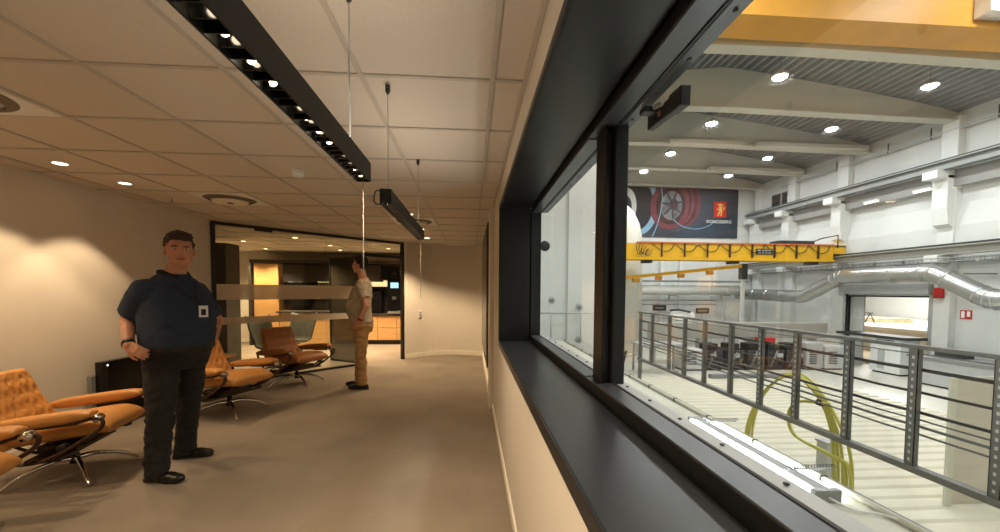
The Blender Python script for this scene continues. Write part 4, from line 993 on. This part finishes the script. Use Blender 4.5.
t = thing('pipe_rail', (1.9, 7.7, .9), 'thin pale pipe rail on the white wall seen through the far pane', 'pipe')
bm = B(); tube(bm, [(1.0,7.72,.98),(2.9,7.72,.98)], .015, 8); link('rail_pipe', bm, M['lgrey'], t)
for x in (1.52, 2.10): link('rail_upright', tube(B(), [(x,7.72,.44),(x,7.72,.98)], .014, 8), M['lgrey'], t)
# ---- white dome tank
t = thing('domed_tank', (5.3, 16, HZ), 'white domed tank partly hiding the left end of the banner', 'tank')
link('tank_shell', lathe(B(), [(1.2,HZ+.1),(1.2,2.9),(1.17,3.5),(1.06,4.05),(.85,4.5),(.55,4.82),(.25,4.96),(.001,5.0)], (5.5,15.9,0), 48), mat('tank_white', (216,216,206), .5), t, smooth=True)
link('tank_base', lathe(B(), [(1.25,HZ),(1.25,HZ+.1)], (5.5,15.9,0), 48), M['lgrey'], t)
# ---- machines at the end of the deck
t = thing('test_bench', (9, 12.6, HZ), 'long grey bench slab on dark frames behind the railing', 'bench')
link('bench_top', bx(5.9, 12.0, 12.9, 13.3, -.12, .40), mat('bench_grey', (168,166,158), .6, noise_s=2), t, bevel=.02)
for x in (6.0,7.6,9.4,11.6): link('bench_leg', bx(x-.06, x+.06, 12.95, 13.2, HZ, -.12), M['lgrey'], t)
random.seed(11)
rk = [(7.45,'leftmost'),(8.15,'second from left'),(8.8,'third from left'),(9.45,'fourth from left'),(10.06,'rightmost')]
for i, (x, w) in enumerate(rk):
    t = thing('test_rig', (x, 12.3, HZ), 'black boxy test rig under the grey bench, '+w+' of the five', 'machine')
    link('rig_body', bx(x-.27, x+.27, 11.95, 12.5, HZ+.10, HZ+.62), M['dgrey'], t, bevel=.02)
    link('rig_head', bx(x-.24, x+.14, 12.0, 12.4, HZ+.62, HZ+.82), M['cable'], t, bevel=.02)
    link('rig_feet', bx(x-.27, x+.27, 12.0, 12.45, HZ, HZ+.10), M['dgrey'], t)
    link('rig_panel', bx(x-.12+.05*i, x+.06+.05*i, 11.93, 11.95, HZ+.4, HZ+.52), M['lgrey'], t)
    link('rig_strut', tube(B(), [(x-.2,11.92,HZ+.12),(x+.02,11.92,HZ+.6)], .025, 6), M['grey'], t)
    link('rig_wheel', lathe(B(), [(.0001,11.90),(.09,11.90),(.09,11.95),(.0001,11.95)], (x+.16,0,HZ+.25), 14, 'y'), M['cable'], t)
tag(link('red_motor', bx(9.0, 9.5, 12.05, 12.35, -.18, .0), M['sred'], bevel=.03), 'small red motor block on top of the middle test rigs', 'motor')
for x, w, h, m_, lb in ((10.68,.55,.85,'lgrey','light grey vented cabinet just right of the black test rigs'),(11.35,.65,.75,'wframe','pale rounded cabinet with vents, right of the grey one'),(6.78,.7,.65,'wframe','pale low cabinet left of the black test rigs')):
    t = thing('vented_cabinet', (x, 12.2, HZ), lb, 'cabinet')
    link('cabinet_body', bx(x-w/2, x+w/2, 11.9, 12.5, HZ+.04, HZ+h), M[m_], t, bevel=.03); link('cabinet_base', bx(x-w/2+.03, x+w/2-.03, 11.95, 12.45, HZ, HZ+.04), M['dgrey'], t)
    bm = B()
    for k in range(6): box(bm, x-w*.32, x+w*.1, 11.89, 11.902, HZ+.2+k*.07, HZ+.23+k*.07)
    link('vent_slats', bm, M['dgrey'], t)
tag(link('floor_beam', bx(6.5, 8.9, 10.55, 10.70, HZ+.055, HZ+.17), M['grey'], bevel=.02), 'grey steel bar lying on the bright deck near its far edge', 'bar')
t = thing('metal_drawers', (12.4, 8.6, HZ), 'low grey tool bench against the right wall under the fire sign', 'bench')
link('drawer_body', bx(11.9, 12.9, 8.0, 10.2, HZ+.05, -.30), M['lgrey'], t, bevel=.01); link('bench_top', bx(11.85, 12.95, 7.95, 10.25, -.30, -.24), M['grey'], t); link('bench_base', bx(12.0, 12.8, 8.1, 10.1, HZ, HZ+.05), M['dgrey'], t)
tag(link('tool_case', bx(12.1, 12.6, 9.3, 9.8, -.24, -.06), M['dgrey'], bevel=.02), 'dark tool case on the low grey bench', 'case')
# far wall: pilasters, signs, mesh panel
for i, x in enumerate((4.9,6.2,7.55,8.7,9.6,11.2)):
    tag(link('wall_pilaster', bx(x-.09, x+.09, HY-.12, HY-.001, HZ, 3.7), M['hcol']), 'slim white wall rib on the far hall wall, '+['leftmost of the row','second from the left','third from the left','fourth from the left','fifth from the left','rightmost of the row'][i], 'wall rib')
for x, lb in ((8.17,'small black sign on the far hall wall, left of the two'),(10.12,'small black sign on the far hall wall, right of the two')):
    t = thing('wall_sign', (x, HY-.14, .6), lb, 'sign'); z = .72 if x < 9 else .60
    link('sign_board', bx(x-.3, x+.3, 17.2, 17.23, z-.12, z+.12), M['cable'], t); link('sign_post', bx(x-.02, x+.02, 17.232, 17.26, HZ, z), M['lgrey'], t)
    link('sign_marks', bx(x-.2, x+.18, 17.19, 17.2, z-.03, z+.03), M['grey'], t)
t = thing('draped_cover', (9.35, 17, HZ), 'crumpled white cover on a stand between the two black signs', 'cover')
bm = B(); 
for k in range(9): ell(bm, (8.72+.1*k, 17.1+.04*math.sin(k*2), .30+.10*math.sin(k*1.9)), (.2,.15,.22), seg=10, rings=8)
bake_remesh(link('cover_cloth', bm, M['white'], t), .03, 2, .03, .12); link('cover_pole', tube(B(), [(8.55,17.0,.62),(8.9,17.0,.66),(9.45,17.0,.55)], .04, 8), M['dgrey'], t); link('stand', bx(8.9, 9.3, 17.0, 17.2, HZ, .2), M['lgrey'], t)
t = thing('mesh_fence', (11.8, 17, HZ), 'wire mesh fence panel near the far right corner of the hall', 'fence')
bm = B(); x = 11.0
while x < 12.35: tube(bm, [(x,16.9,HZ),(x,16.9,1.0)], .008, 5); x += .11
z = 0
while z < 1.05: tube(bm, [(11.0,16.9,z),(12.35,16.9,z)], .008, 5); z += .13
link('mesh_wires', bm, M['lgrey'], t); bm = B(); box(bm, 10.94, 11.0, 16.88, 16.94, HZ, 1.05); box(bm, 12.35, 12.41, 16.88, 16.94, HZ, 1.05); link('fence_post', bm, M['lgrey'], t)
for z, lb in ((1.05,'thin horizontal pipe on the far hall wall, upper'),(.86,'thin horizontal pipe on the far hall wall, lower')):
    tag(link('wall_pipe', tube(B(), [(3.3,17.5,z),(10.9,17.5,z)], .025, 6), M['grey']), lb, 'pipe')
# low workbench row left
t = thing('work_table', (6.2, 11.9, HZ), 'pale work table with grey legs at the left behind the railing', 'table')
link('table_top', bx(4.9, 6.3, 11.5, 12.2, -.18, -.12), M['lgrey'], t, bevel=.005)
for x in (4.95, 6.22):
    for y in (11.55, 12.12): link('leg', bx(x, x+.05, y, y+.05, HZ, -.18), M['grey'], t)
# device hanging on hall side of the glass
t = thing('glass_sensor', (.68, 1.38, 2.0), 'black angular device fixed on the hall side of the glass at the top', 'sensor')
SM = Matrix.Translation((.672, 1.405, 2.022)) @ Matrix.Rotation(math.radians(3), 4, 'X')
link('sensor_body', bx(-.014, .016, -.12, .12, -.028, .026, mx=SM), M['black'], t, bevel=.006)
link('sensor_mount', bx(.6065, .662, 1.43, 1.47, 2.03, 2.05), M['cable'], t)
link('sensor_cap', bx(-.017, .018, -.135, -.05, -.032, .032, mx=SM), M['cable'], t, bevel=.005)
link('sensor_strap', tube(B(), [SM@Vector(q) for q in ((-.026,-.02,.016),(-.030,.06,.026),(-.026,.12,.03))], .009, 8), M['lgrey'], t, smooth=True)
link('sensor_button', ell(B(), SM@Vector((-.023,.0,-.008)), (.005,.010,.010)), mat('sensor_pink', (150,80,84), .4), t, smooth=True)
# ================================================================ WORLD, CAMERA
w = bpy.data.worlds.new('world'); bpy.context.scene.world = w; w.use_nodes = True
w.node_tree.nodes['Background'].inputs[0].default_value = (.02,.02,.02,1); w.node_tree.nodes['Background'].inputs[1].default_value = .5
cam = bpy.data.cameras.new('camera'); co = bpy.data.objects.new('camera', cam); C.objects.link(co); bpy.context.scene.camera = co
yaw, pit, rol = -6.93798742e-02, -4.36819019e-02, -6.65230178e-03
Mc = Matrix.Rotation(yaw, 4, 'Z') @ Matrix.Rotation(pit, 4, 'X') @ Matrix.Rotation(rol, 4, 'Y') @ Matrix.Rotation(PI/2, 4, 'X')
co.matrix_world = Matrix.Translation((0, 0, 1.39)) @ Mc
cam.sensor_fit = 'HORIZONTAL'; cam.sensor_width = 36; cam.lens = 406.86/1000*36
cam.shift_x = 0; cam.shift_y = (309.22-266)/1000; cam.clip_start = .02; cam.clip_end = 100
vs = bpy.context.scene.view_settings; vs.view_transform = 'Standard'; vs.look = 'None'; vs.gamma = 1; vs.use_curve_mapping = False; vs.exposure = 0
